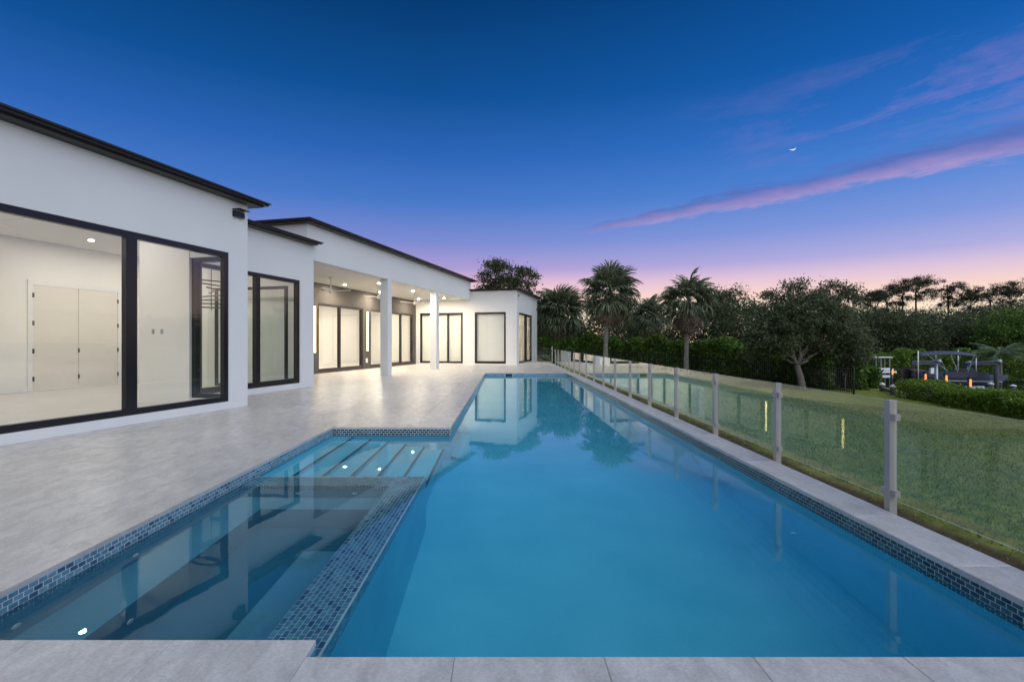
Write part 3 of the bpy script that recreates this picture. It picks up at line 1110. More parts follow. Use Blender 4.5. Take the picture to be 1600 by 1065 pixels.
def interior_door(n, s0, s1, z1, leaves, rows, hinges):
    d = MB().box(n + 0.001, n + 0.03, s0 - 0.13, s0, 0.02, z1 + 0.13)
    d.box(n + 0.001, n + 0.03, s1, s1 + 0.13, 0.02, z1 + 0.13)
    d.box(n + 0.001, n + 0.03, s0, s1, z1, z1 + 0.13)
    d = d.build('interior_door', 'white', house)
    wl_ = (s1 - s0) / leaves
    for i in range(leaves):
        for r in range(rows):
            MB().box(n + 0.002, n + 0.022, s0 + i * wl_ + 0.006, s0 + (i + 1) * wl_ - 0.006, 0.03 + r * (z1 - .03) / rows + 0.004, 0.03 + (r + 1) * (z1 - .03) / rows - 0.004).build('door_panel', 'door', d)
    if hinges:
        for sx in (s0, s0 + wl_ + 0.0, s1):
            for f in (0.1, 0.36, 0.62, 0.88):
                if abs(sx - (s0 + wl_)) < 0.01 and f > 0.5:
                    continue
                MB().box(n + 0.03, n + 0.045, sx - 0.022, sx + 0.022, z1 * f, z1 * f + 0.13).build('hinge', 'brass', d)


interior_door(NAW, 1.0, 3.4, 3.0, 2, 4, True)
interior_door(-10.0, 13.6, 15.4, 2.9, 2, 3, False)
for n_ in (-2.35, -2.1):
    MB().box(n_ - 0.035, n_ + 0.035, -T - 0.024, -T - 0.0145, 1.58, 1.69).build('light_switch', 'steel', house)
# outlet plate on the loggia wall
MB().box(NK + 0.001, NK + 0.02, 14.38, 14.56, 0.32, 0.55).build('outlet_cover', 'white', house)


# ================================================================== LAMPS
def downlight(n, s, z, label, group, mat):
    p = HW(n, s, z)
    o = thing('downlight', label, 'downlight', p, HA, group)
    MB().lathe([(0.085, -0.001), (0.085, -0.010), (0.060, -0.014), (0.060, -0.004)], 20).build('trim_ring', 'white', o, True)
    me = MB().add([(0.057 * math.cos(t), 0.057 * math.sin(t), -0.0145) for t in [2 * math.pi * k / 20 for k in range(20)]], [tuple(range(20))[::-1]]).mesh('lens')
    obj('lens', me, mat, o)


def on_plane(px, py, z):
    Y = F * (z - CAM_H) / (PY0 - py)
    p = Vector(((px - PX0) * Y / F, Y, z))
    return hloc(p.x, p.y)


for px, py, lb in ((538.7, 444.5, 'recessed downlight beside the first ceiling fan of the loggia'), (594, 442, 'recessed downlight at the top of the first loggia column'),
                   (594, 456, 'recessed downlight next to the second ceiling fan of the loggia'), (646.7, 454, 'recessed downlight in the loggia ceiling midway between the columns'),
                   (654.5, 466.5, 'recessed downlight next to the third ceiling fan of the loggia'), (700, 465, 'recessed downlight above the glass door of the end pavilion')):
    n_, s_ = on_plane(px, py, HZ)
    n_ = min(max(n_, NK + 0.6), NB - 1.05)
    s_ = min(max(s_, SO + 0.4), SD - 0.6)
    downlight(n_, s_, HZ - 0.001, lb, 'recessed lights of the loggia ceiling', 'lamp')
for n_, s_ in ((-6.9, -1.5), (-6.9, -4.8), (-6.9, -8.2), (-2.6, -1.6), (-2.6, -4.8), (-2.6, -8.2)):
    downlight(n_, s_, 4.239, 'recessed ceiling light in the room with panelled double doors', 'ceiling lights of the near room', 'lamp_room')
for n_, s_ in ((-3.4, 2.2), (-6.4, 1.4), (-6.4, 3.3)):
    downlight(n_, s_, 4.239, 'recessed ceiling light in the room behind the narrow window', 'ceiling lights behind the narrow window', 'lamp_room')
for n_, s_ in ((-7.6, 7.5), (-7.6, 10.6), (-7.6, 13.7), (-7.6, 16.8), (-7.6, 19.8)):
    downlight(n_, s_, 3.899, 'recessed ceiling light in the room behind the charcoal wall', 'ceiling lights behind the loggia', 'lamp_rear')
for n_, s_ in ((-0.6, SD + 1.5), (-3.7, SD + 1.6), (-3.7, SD + 4.6), (-0.6, SD + 4.6)):
    downlight(n_, s_, 3.899, 'recessed ceiling light in the end pavilion room', 'ceiling lights of the end pavilion', 'lamp_end')


def sconce(n, s, z0, z1, label):
    o = thing('wall_sconce', label, 'wall light', HW(n, s, z0), HA, 'tall bar lights on the charcoal wall')
    hh = z1 - z0
    MB().box(0.001, 0.025, -0.05, 0.05, 0, hh).build('back_plate', 'frame', o)
    MB().box(0.026, 0.075, -0.035, 0.035, 0.02, hh - 0.02).build('diffuser', 'sconce', o)


sconce(NK, 9.98, 0.92, 2.98, 'tall glowing bar light at the loggia corner beside the two-panel glass door')
sconce(NK, 14.48, 0.92, 2.98, 'tall glowing bar light between the two sliding glass doors')


def fan(n, s, z, drop, rad, rot, label, group='white ceiling fans'):
    o = thing('ceiling_fan', label, 'ceiling fan', HW(n, s, z), HA + rot, group)
    MB().lathe([(0.02, 0), (0.085, -0.002), (0.075, -0.05), (0.02, -0.07)][::-1], 14).build('canopy', 'white', o, True)
    MB().tube([(0, 0, -0.05), (0, 0, -drop)], 0.016, 8).build('rod', 'white', o)
    MB().lathe([(0.02, -drop + 0.06), (0.07, -drop + 0.04), (0.10, -drop - 0.03), (0.06, -drop - 0.10), (0.01, -drop - 0.12)][::-1], 14).build('motor', 'white', o, True)
    for k in range(3):
        t = 2 * math.pi * k / 3
        mb = MB()
        vs_ = []
        for i, (rr, w, zz_) in enumerate(((0.06, 0.05, -0.03), (0.25, 0.075, 0.0), (0.55, 0.07, 0.03), (rad, 0.035, 0.045))):
            for sg in (-1, 1):
                for dz_ in (0, 0.014):
                    vs_.append((rr, sg * w, -drop + zz_ + dz_ + sg * 0.012))
        fs_ = []
        for i in range(3):
            a, b = i * 4, i * 4 + 4
            fs_ += [(a, b, b + 2, a + 2), (a + 1, a + 3, b + 3, b + 1), (a, a + 1, b + 1, b), (a + 2, b + 2, b + 3, a + 3)]
        fs_ += [(0, 2, 3, 1), (12, 13, 15, 14)]
        b_ = mb.add(vs_, fs_).build('blade', 'white', o)
        b_.rotation_euler = (0, 0, t)


fan(-3.6, 8.65, HZ - 0.001, 0.55, 0.78, R(38), 'white three-blade ceiling fan in the loggia before the first glass door')
fan(-3.55, 12.5, HZ - 0.001, 0.45, 0.78, R(62), 'white three-blade ceiling fan in the loggia between the two sliding doors')
fan(-3.5, 16.45, HZ - 0.001, 0.45, 0.78, R(75), 'white three-blade ceiling fan in the loggia by the end pavilion')
fan(-4.7, -1.9, 4.239, 0.35, 0.8, R(10), 'white ceiling fan inside the room with double doors')


def wall_lamp(n, s, z, rz, label, sc=1.0):
    o = thing('wall_lamp', label, 'wall light', HW(n, s, z), HA + rz, 'black wall lamps under the eaves')
    MB().box(0.001, 0.07 * sc, -0.14 * sc, 0.14 * sc, -0.07 * sc, 0.05 * sc).build('housing', 'frame', o)
    MB().box(0.001, 0.20 * sc, -0.15 * sc, 0.15 * sc, 0.072 * sc, 0.09 * sc).build('hood', 'frame', o)
    MB().box(0.02, 0.045, -0.1 * sc, 0.1 * sc, 0.05 * sc, 0.072 * sc).build('bracket', 'white', o)


wall_lamp(0, -0.30, 4.14, 0, 'black hooded lamp on the white wall above the big window')
wall_lamp(ND, SD + 0.45, 4.22, 0, 'small black lamp on the side of the end pavilion', 0.55)
cam_o = thing('security_camera', 'small black camera at the far corner of the end pavilion', 'camera', HW(ND, SE - 0.1, 3.75), HA)
MB().lathe([(0.05, 0.001), (0.05, 0.03), (0.03, 0.05)], 12).build('base', 'frame', cam_o, True).rotation_euler = (0, R(90), 0)
MB().tube([(0.04, 0, 0), (0.10, -0.02, -0.03), (0.12, -0.16, -0.05)], [0.03, 0.04, 0.045], 10).build('body', 'frame', cam_o)

ch = thing('chandelier', 'spiral of dark bars hanging inside the house behind the narrow window', 'chandelier', HW(-4.1, 3.2, 4.239), HA)
MB().tube([(0, 0, 0), (0, 0, -1.9)], 0.012, 6).build('rod', 'frame', ch)
for k in range(8):
    b_ = MB().box(-0.42, 0.42, -0.02, 0.02, -0.02, 0.02).build('bar', 'brass', ch)
    b_.location = (0, 0, -1.0 - 0.115 * k)
    b_.rotation_euler = (0, 0, R(24 * k + 70))

# ================================================================== GLASS FENCE
fence = thing('glass_fence', 'frameless glass pool fence with grey metal posts along the lawn', 'fence', (3.22, 4.25, -0.05))
FX = 3.22
posts_y = [4.276 + 1.779 * n for n in range(-3, 17)]
pw = 0.031
post_me = MB().box(-pw, pw, -pw, pw, -0.08, 0.955).add([(-pw - .002, -pw - .002, 0.956), (pw + .002, -pw - .002, 0.956), (pw + .002, pw + .002, 0.956), (-pw - .002, pw + .002, 0.956), (-pw - .002, -pw - .002, 0.966), (pw + .002, -pw - .002, 0.966), (pw + .002, pw + .002, 0.966), (-pw - .002, pw + .002, 0.966)], [(0, 3, 2, 1), (4, 5, 6, 7), (0, 1, 5, 4), (1, 2, 6, 5), (2, 3, 7, 6), (3, 0, 4, 7)]).mesh('post')
clamp_me = MB().box(-0.022, 0.022, 0.0, 0.05, -0.026, 0.026).mesh('clamp')
for y in posts_y:
    p = obj('post', post_me, 'post', fence)
    p.location = (0, y - 4.25, 0)
    for z in (0.20, 0.83):
        for sg in (-1, 1):
            c = obj('clamp', clamp_me, 'post', p)
            c.location = (0.0, sg * (pw + 0.0005) if sg > 0 else -(pw + 0.0505), z)
for y0, y1 in zip(posts_y[:-1], posts_y[1:]):
    g_ = MB().box(-0.005, 0.005, y0 + pw + 0.022, y1 - pw - 0.022, 0.145, 0.962).mesh('glass_panel')
    o = obj('glass_panel', g_, 'fence_glass', fence)
    g_.materials.append(M['glass_edge'])
    for pl in g_.polygons:
        if abs(pl.normal.x) < 0.5:
            pl.material_index = 1
    o.location = (0, -4.25, 0)
gate = thing('glass_gate', 'glass gate closing the gap between pool fence and house', 'gate', (2.3, 34.6, 0))
MB().box(-0.25, -0.19, -0.03, 0.03, -0.03, 1.1).build('post', 'post', gate)
MB().box(0.86, 0.92, -0.03, 0.03, -0.03, 1.1).build('post', 'post', gate)
MB().box(-0.16, 0.83, -0.006, 0.006, 0.1, 1.02).build('glass_panel', 'fence_glass', gate)
MB().box(-0.19, 0.86, -0.02, 0.02, 0.04, 0.08).build('rail', 'post', gate)

# ================================================================== FOLIAGE
def crown_points(ells, clumps, per, spread, shell=0.55):
    """clumpy leaf positions through the volume of several ellipsoids [(centre, radii)]"""
    vol = np.array([r[0] * r[1] * r[2] for c, r in ells]) ** 0.8
    vol /= vol.sum()
    pts, cl = [], []
    for (c, r), w in zip(ells, vol):
        k = max(3, int(clumps * w))
        d = rng.normal(size=(k, 3))
        d /= np.linalg.norm(d, axis=1)[:, None]
        rad = shell + (1.02 - shell) * rng.random(k) ** 0.6
        cc = np.array(c) + d * rad[:, None] * np.array(r)
        cl.append(cc)
        sz = spread * (0.55 + 0.9 * rng.random(k))
        cnt = np.maximum(6, (per * (0.4 + 1.2 * rng.random(k))).astype(int))
        cid = np.repeat(np.arange(k), cnt)
        pts.append(cc[cid] + rng.normal(size=(len(cid), 3)) * (sz[cid][:, None] * np.array([1, 1, 0.62])))
    return np.concatenate(pts), np.concatenate(cl)


def limb(mb, a, b, r0, r1, seg=6, wob=0.08, n=6):
    a, b = Vector(a), Vector(b)
    L = (b - a).length
    pts = []
    for i in range(n):
        t = i / (n - 1)
        p = a.lerp(b, t)
        if 0 < i < n - 1:
            p += Vector(rng.normal(size=3)) * L * wob * 0.5
        p.z += math.sin(t * math.pi) * L * 0.05
        pts.append(p)
    mb.tube(pts, [r0 + (r1 - r0) * i / (n - 1) for i in range(n)], seg)


def tree(name, label, base, fork_z, ells, clumps, per, spread, leaf, aspect, leafmat, barkmat, tr, group=None, limbs=10, shell=0.55, cat='tree'):
    base = Vector(base)
    t = thing(name, label, cat, base, 0, group)
    loc = [((Vector(c) - base), r) for c, r in ells]
    pts, cl = crown_points([(tuple(c), r) for c, r in loc], clumps, per, spread, shell)
    mb = MB()
    fork = Vector((rng.normal() * 0.1, rng.normal() * 0.1, fork_z))
    mb.tube([(0, 0, -0.15), (0.0, 0, 0.0), tuple(fork * 0.5 + Vector((0.04, 0, 0))), tuple(fork)], [tr * 1.5, tr * 1.15, tr * 0.95, tr * 0.85], 10)
    sel = rng.choice(len(cl), min(limbs, len(cl)), replace=False)
    for k, i in enumerate(sel):
        tgt = Vector(cl[i])
        mid = fork.lerp(tgt, 0.5) + Vector((0, 0, 0.05 * (tgt - fork).length))
        limb(mb, fork, mid, tr * 0.5, tr * 0.26)
        limb(mb, mid, tgt, tr * 0.26, tr * 0.06)
        for j in rng.choice(len(cl), 2):
            c2 = Vector(cl[j])
            if (c2 - mid).length < (tgt - fork).length * 0.9:
                limb(mb, mid, c2, tr * 0.16, tr * 0.04, 5)
    mb.build('trunk', barkmat, t, True)
    sizes = leaf * (0.6 + 0.8 * rng.random(len(pts)))
    obj('crown', leaf_mesh('crown', pts, sizes, aspect), leafmat, t)
    return t


def hedge(name, label, path, width, h0, ztop, density, leaf, mat, cat='hedge', group=None, ground=None):
    """leafy hedge following a polyline [(x,y,zbase)]; ztop(x,y) height of the top"""
    P = np.array(path, dtype=float)
    seg = np.linalg.norm(np.diff(P[:, :2], axis=0), axis=1)
    cum = np.concatenate([[0], np.cumsum(seg)])
    L = cum[-1]
    n = int(density * L)
    d = rng.random(n) * L
    i = np.clip(np.searchsorted(cum, d) - 1, 0, len(seg) - 1)
    f = (d - cum[i]) / seg[i]
    c = P[i] + (P[i + 1] - P[i]) * f[:, None]
    tn = (P[i + 1] - P[i])[:, :2] / seg[i][:, None]
    # leaves near the skin of a rounded box, bulging in and out along its length
    a = rng.random(n)
    side = np.where(a < 0.42, -1.0, np.where(a < 0.62, 1.0, 0.0))
    bul = 0.16 * np.sin(d * 2.1) + 0.10 * np.sin(d * 5.3 + 1) + 0.05 * np.sin(d * 13)
    hh = h0 * (1 + 0.10 * np.sin(d * 1.3 + 2) + 0.07 * np.sin(d * 3.7))
    w = width / 2 * (1 + bul)
    u = np.where(side == 0, (rng.random(n) * 2 - 1) * w * 0.95, side * w * (1 - 0.35 * rng.random(n) ** 2))
    z = np.where(side == 0, hh * (1 - 0.14 * rng.random(n) ** 2), hh * rng.random(n) ** 0.8)
    z = z - 0.12 * h0 * (np.abs(u) / (w + 1e-6)) ** 4
    pts = np.stack([c[:, 0] - tn[:, 1] * u, c[:, 1] + tn[:, 0] * u, c[:, 2] + z], 1)
    pts += rng.normal(size=pts.shape) * 0.05
    pts[:, 2] = np.maximum(pts[:, 2], c[:, 2] + 0.02)
    b = P[0]
    o = thing(name, label, cat, tuple(b), 0, group)
    obj('foliage', leaf_mesh('foliage', pts - b, leaf * (0.6 + 0.8 * rng.random(n)), 0.6), mat, o)
    st = MB()
    for k in range(int(L / 0.7)):
        dd = (k + 0.5) * 0.7
        ii = min(max(np.searchsorted(cum, dd) - 1, 0), len(seg) - 1)
        cc = P[ii] + (P[ii + 1] - P[ii]) * ((dd - cum[ii]) / seg[ii]) - b
        for q_ in range(2):
            e = cc + np.array([rng.normal() * width * .2, rng.normal() * width * .2, h0 * 0.85])
            limb(st, tuple(cc), tuple(e), 0.03, 0.01, 5, 0.1, 4)
    st.build('stem', 'bark', o)
    return o


# fan palm fronds, a few shared meshes --------------------------------------------------
def fan_frond(name, mat, seed, pet=0.9, rad=0.85, spread=250, droop=0.5):
    rr = np.random.default_rng(seed)
    mb = MB()
    mb.tube([(0, 0, 0), (pet * 0.5, 0, 0.05), (pet, 0, 0.0)], [0.022, 0.016, 0.012], 4)
    ns = 30
    for k in range(ns):
        a = R(-spread / 2 + spread * k / (ns - 1)) + rr.normal() * 0.03
        L = rad * (0.72 + 0.28 * math.cos(a * 0.55)) * (0.88 + 0.2 * rr.random())
        dr = droop * (0.6 + 0.8 * rr.random())
        ca, sa = math.cos(a), math.sin(a)
        w0, w1 = 0.010, 0.034
        fold = 0.02 * (1 if k % 2 else -1)
        ring = []
        for (t, w, z) in ((0.04, w0, 0.0), (0.55, w1, 0.05 - 0.06 * dr), (0.82, w1 * 0.7, 0.0 - 0.22 * dr), (1.0, 0.004, -0.10 - 0.5 * dr)):
            cx_, cy_ = pet + ca * L * t * (1 - 0.12 * dr * t), sa * L * t * (1 - 0.12 * dr * t)
            zc_ = z * L + 0.10 * abs(sa) * t
            ring.append(((cx_ - sa * w, cy_ + ca * w, zc_ + fold), (cx_ + sa * w, cy_ - ca * w, zc_ - fold)))
        for i in range(3):
            mb.add([ring[i][0], ring[i][1], ring[i + 1][1], ring[i + 1][0]], [(0, 1, 2, 3)])
    me = mb.mesh(name)
    me.materials.append(M[mat])
    return me


FR = [fan_frond('frond', 'frond', 10 + i, 0.85, 0.9, 260, 0.35 + 0.25 * i) for i in range(3)]
FRD = [fan_frond('dry_frond', 'frond_dead', 50 + i, 0.7, 0.75, 170, 1.2 + 0.3 * i) for i in range(2)]


def fan_palm(label, base, top, tr, scale, n_f, n_dead, lean=(0, 0), group='cabbage palms at the lawn edge', lowest=-35):
    base = Vector(base)
    t = thing('palm_tree', label, 'palm tree', base, 0, group)
    hgt = top - base.z
    pts, rad = [], []
    for i in range(15):
        f = i / 14
        pts.append((lean[0] * f * f, lean[1] * f * f, hgt * f - (0.2 if i == 0 else 0)))
        rad.append(tr * (1.25 - 0.3 * min(1, f * 4) + 0.04 * math.sin(i * 2.4)) * (1.0 if f < 0.9 else 0.9))
    MB().tube(pts, rad, 12).build('trunk', 'palm_bark', t, True)
    hub = Vector(pts[-1])
    # boot bases below the crown
    bt = MB()
    for k in range(26):
        a = k * 2.4
        z = -0.75 + 0.75 * k / 26
        d = Vector((math.cos(a), math.sin(a), 0))
        p0 = hub + d * tr * 0.7 + Vector((0, 0, z))
        bt.tube([p0, p0 + d * 0.16 * scale + Vector((0, 0, 0.22 * scale))], [0.05 * scale, 0.025 * scale], 5)
    bt.build('leaf_base', 'palm_bark', t)
    for k in range(n_f):
        f = (k + 0.5) / n_f
        el = R(82 - (82 - lowest) * f ** 0.85 + rng.normal() * 5)
        azm = k * 2.39996 + rng.normal() * 0.15
        o = obj('frond', FR[min(2, int(f * 3))], None, t)
        o.location = hub + Vector((0, 0, 0.12 * scale * (1 - f)))
        o.rotation_euler = (rng.normal() * 0.35, -el, azm)
        s_ = scale * (0.85 + 0.3 * rng.random())
        o.scale = (s_, s_, s_)
    for k in range(n_dead):
        azm = k * 2.39996 + 1
        o = obj('dry_frond', FRD[k % 2], None, t)
        o.location = hub + Vector((0, 0, -0.25 * scale))
        o.rotation_euler = (rng.normal() * 0.4, R(48 + 30 * rng.random()), azm)
        s_ = scale * (0.8 + 0.35 * rng.random())
        o.scale = (s_, s_, s_)
    return t


def px_base(px, Y, z):
    return (at(px, Y, z).x, Y, z)


def zpx(py, Y):
    return CAM_H + (PY0 - py) * Y / F


fan_palm('tall cabbage palm with a round crown and straight grey trunk before the hedge', px_base(946, 35.2, -0.40), zpx(462, 35.2), 0.165, 1.30, 36, 13, (0.25, 0), lowest=-48)
fan_palm('cabbage palm with a leaning trunk and shaggy dry skirt before the hedge', px_base(1072, 33.0, -0.52), zpx(474, 33.0), 0.15, 1.16, 30, 18, (0.12, 0), lowest=-30)
fan_palm('broad low cabbage palm close behind the end pavilion', px_base(873, 40.0, -0.4), zpx(492, 40), 0.2, 1.35, 44, 20, (0, 0), lowest=-50)
fan_palm('small cabbage palm half hidden in the hedge between two taller palms', px_base(1016, 42.0, -0.5), zpx(497, 42), 0.17, 1.05, 34, 10, (0, 0), lowest=-45)
fan_palm('cabbage palm tucked behind the hedge beside the house', px_base(848, 46.0, -0.4), zpx(497, 46), 0.18, 1.2, 34, 12, (0, 0), lowest=-50)

# boundary hedge and the iron fence before it
hp = [(16.6, 24.6), (15.9, 29.4), (13.4, 35.3), (8.4, 38.3), (2.2, 39.8)]
hedge('boundary_hedge', 'tall glossy green hedge along the lawn behind the iron fence', [(x, y, lawn_z(x, y) if x > 3 else -0.3) for x, y in hp], 1.7, 2.1, None, 2600, 0.17, 'leaf_green')
ip = [(15.6, 22.9), (14.95, 28.6), (12.6, 33.9), (8.0, 36.9), (3.6, 38.0)]
fe = thing('picket_fence', 'black iron picket fence standing before the tall hedge', 'fence', (ip[0][0], ip[0][1], lawn_z(*ip[0])))
b0 = Vector((ip[0][0], ip[0][1], lawn_z(*ip[0])))
pk_me = MB().box(-0.010, 0.010, -0.010, 0.010, 0.03, 1.15).mesh('picket')
po_me = MB().box(-0.03, 0.03, -0.03, 0.03, -0.05, 1.22).mesh('post')
npk = 0
for (xa, ya), (xb, yb) in zip(ip[:-1], ip[1:]):
    L = math.hypot(xb - xa, yb - ya)
    k = int(L / 0.13)
    rot = math.atan2(yb - ya, xb - xa)
    za, zb = lawn_z(xa, ya), lawn_z(xb, yb)
    for zr in (0.12, 1.05):
        d_ = Vector((xb - xa, yb - ya, 0)).normalized() * 0.0
        MB().tube([Vector((xa, ya, za + zr)) - b0, Vector((xb, yb, zb + zr)) - b0], 0.018, 4).build('rail', 'iron', fe)
    for i in range(k):
        f = i / k
        o = obj('post' if i % 15 == 0 else 'picket', po_me if i % 15 == 0 else pk_me, 'iron', fe)
        o.location = Vector((xa + (xb - xa) * f, ya + (yb - ya) * f, za + (zb - za) * f)) - b0
        o.rotation_euler = (0, 0, rot)

# oak on the lawn
ob = px_base(1254, 24.3, lawn_z(14.1, 24.3))
oc = lambda px, py, Y, r: ((at(px, Y, py=py).x, Y, zpx(py, Y)), r)
tree('oak_tree', 'spreading grey-green oak with a forked pale trunk on the lawn', ob, 1.15,
     [oc(1255, 505, 24.6, (2.2, 1.9, 1.35)), oc(1212, 515, 24.2, (1.3, 1.4, 1.2)), oc(1300, 520, 24.8, (1.5, 1.5, 1.3)), oc(1235, 466, 24.8, (1.15, 1.1, 0.8)),
      oc(1308, 470, 25.0, (0.95, 1.0, 0.85)), oc(1335, 540, 25, (0.85, 1, 0.95)), oc(1195, 545, 24.5, (0.8, .9, .7))],
     400, 130, 0.215, 0.115, 0.5, 'leaf_oak', 'bark', 0.15, None, 10, 0.35)

# tree showing over the pavilion roof
tree('leafy_tree', 'open leafy tree rising behind the end pavilion roof', px_base(795, 46, -0.5), 3.0,
     [oc(772, 428, 46, (1.75, 1.6, 1.35)), oc(815, 434, 46, (1.6, 1.5, 1.0)), oc(790, 452, 46, (2.6, 1.6, 1.2)), oc(800, 480, 46, (2.6, 1.8, 1.5))],
     260, 60, 0.30, 0.19, 0.5, 'leaf_dark', 'bark', 0.16, None, 16, 0.4)

# dark trees behind the hedge
bk = [(905, 505, 50, 2.3, 1.9), (968, 512, 50, 2.2, 1.7), (1040, 515, 49, 2.4, 1.7), (1100, 505, 47, 2.3, 2.0), (1143, 488, 46, 2.2, 2.2),
      (1165, 512, 40, 2.2, 2.0), (985, 498, 56, 2.0, 1.8), (1120, 470, 52, 1.6, 1.2)]
blabels = ['round dark tree behind the hedge beside the broad low palm', 'dark tree behind the hedge right by the tall straight palm', 'dark tree behind the small half-hidden palm',
           'bushy dark tree behind the leaning palm', 'taller bushy tree between the leaning palm and the oak', 'dense low tree pressed against the oak crown',
           'slender dark tree showing between the tall palm and the small palm', 'loose-topped tree showing above the bushy trees by the leaning palm']
for (px, py, Y, rx, rz), lb in zip(bk, blabels):
    c = at(px, Y, py=py)
    tree('broadleaf_tree', lb, (c.x, Y, -0.6), max(1.0, (c.z - rz * 0.7 + 0.6)), [((c.x, Y, c.z), (rx, rx, rz)), ((c.x + 0.9, Y - .4, c.z - 1.3), (rx * .8, rx * .8, rz * .9)), ((c.x - 0.9, Y + .3, c.z - 0.9), (rx * .7, rx * .7, rz * .7))],
         130, 50, 0.36, 0.20, 0.5, 'leaf_dark', 'bark', 0.14, 'trees behind the hedge', 8, 0.45)

# wooded far bank
fb = [(1375, 522, 62, 4.0, 2.7, 'leaf_dark', 'dark tree on the far bank right behind the oak crown'), (1412, 527, 60, 3.6, 2.4, 'leaf_dark', 'low dark tree on the far bank behind the small white lift'),
      (1450, 519, 66, 4.4, 2.5, 'leaf_oak', 'wide grey-green tree on the far bank above the boat canopy'), (1500, 525, 64, 4.2, 2.4, 'leaf_dark', 'dark tree on the far bank behind the boat lift'),
      (1340, 507, 70, 3.6, 2.5, 'leaf_dark', 'tree on the far bank peeping out above the oak'), (1545, 527, 70, 4.0, 2.7, 'leaf_oak', 'grey-green tree on the far bank left of the bright tree'),
      (1588, 515, 58, 3.4, 2.5, 'leaf_green', 'bright green dense tree on the far bank by the feathery palm'), (1650, 507, 60, 4.5, 3.1, 'leaf_green', 'large green tree on the far bank at the wood edge'),
      *[(px_, 505, 62, 4.6, 3.4, 'leaf_oak', 'green tree of the wood that runs on past the large green tree') for px_ in (1740, 1840, 1950, 2070)],
      (1395, 508, 78, 4.6, 2.8, 'leaf_dark', 'dark tree standing below the broad flat-crowned pine'), (1472, 510, 80, 5.0, 2.8, 'leaf_oak', 'wide grey-green tree standing below the wide umbrella pine'),
      (1522, 508, 82, 4.6, 2.8, 'leaf_dark', 'dark tree standing below the low thin-crowned pine'), (1576, 500, 80, 4.6, 3.0, 'leaf_oak', 'grey-green tree standing behind the bright green dense tree')]
for px, py, Y, rx, rz, lm, lb in fb:
    c = at(px, Y, py=py)
    tree('broadleaf_tree', lb, (c.x, Y, -1.75), max(1.0, c.z - rz * 0.8 + 1.75), [((c.x, Y, c.z), (rx, rx, rz)), ((c.x - rx * .6, Y - .6, c.z - 1.2), (rx * .7, rx * .7, rz * .8)), ((c.x + rx * .6, Y + .4, c.z - 1.0), (rx * .75, rx * .75, rz * .8))],
         240, 60, 0.5, 0.25, 0.55, lm, 'bark', 0.2, 'trees on the far bank', 8, 0.45)

# slash pines on the skyline
pines = [(1366, 470, 92, 2.8), (1388, 462, 96, 3.2), (1412, 452, 98, 3.6), (1437, 446, 100, 4.0), (1482, 456, 96, 4.5), (1512, 468, 94, 3.2), (1548, 460, 98, 4.8), (1578, 464, 100, 3.5), (1604, 448, 94, 4.0)]
plabels = ['short pine at the end of the skyline row next to the oak', 'slim pine next to the short end pine', 'pine with a broad flat crown beside the tallest pine', 'tallest flat-topped pine on the skyline',
           'wide umbrella-crowned pine above the boat canopy', 'low thin-crowned pine between two umbrella pines', 'broad umbrella pine above the right lift pile', 'slender pine behind the bright green tree', 'pine above the wood edge past the bright green tree']
for (px, py, Y, rx), lb in zip(pines, plabels):
    c = at(px, Y, py=py - 4)
    el = [((c.x, Y, c.z), (rx, rx, 0.65)), ((c.x - rx * .75, Y, c.z - 1.3), (rx * .6, rx * .6, 0.5)), ((c.x + rx * .5, Y + .4, c.z - 2.2), (rx * .6, rx * .6, 0.5)), ((c.x + rx * 0.15, Y, c.z + 0.8), (rx * .5, rx * .5, 0.5)), ((c.x - rx * .2, Y, c.z - 3.1), (rx * .5, rx * .5, .4))]
    tree('pine_tree', lb, (c.x + rng.normal() * .4, Y, -1.75), c.z - 1.9 + 1.75, el, 70, 52, 0.36, 0.38, 0.24, 'leaf_pine', 'pine_bark', 0.17, 'pines on the skyline', 9, 0.3)

# mangrove hedge behind the boat, clipped hedges by the water
hedge('mangrove_hedge', 'bright green mangrove thicket on the bank behind the boat', [at(1340, 54.5, -2.3), at(1440, 52.6, -2.3), at(1540, 51.0, -2.3), at(1680, 50.0, -2.3), at(1900, 50.0, -2.3), at(2200, 52.0, -2.3)], 3.2, 2.65, None, 900, 0.24, 'leaf_bright')
h1 = [(15.2, 3.0), (15.6, 8.0), (16.3, 13.2), (17.0, 17.6), (17.8, 22.0)]
hedge('clipped_hedge', 'low clipped green hedge along the lawn before the boat dock', [(x, y, lawn_z(x, y)) for x, y in h1], 1.5, 0.62, None, 6500, 0.075, 'leaf_bright')
h2 = [(17.6, 25.6), (18.4, 29.5), (18.7, 34.0)]
hedge('clipped_hedge', 'shaggy green hedge between the oak and the dock posts', [(x, y, lawn_z(x, y)) for x, y in h2], 1.9, 0.95, None, 4200, 0.11, 'leaf_green')

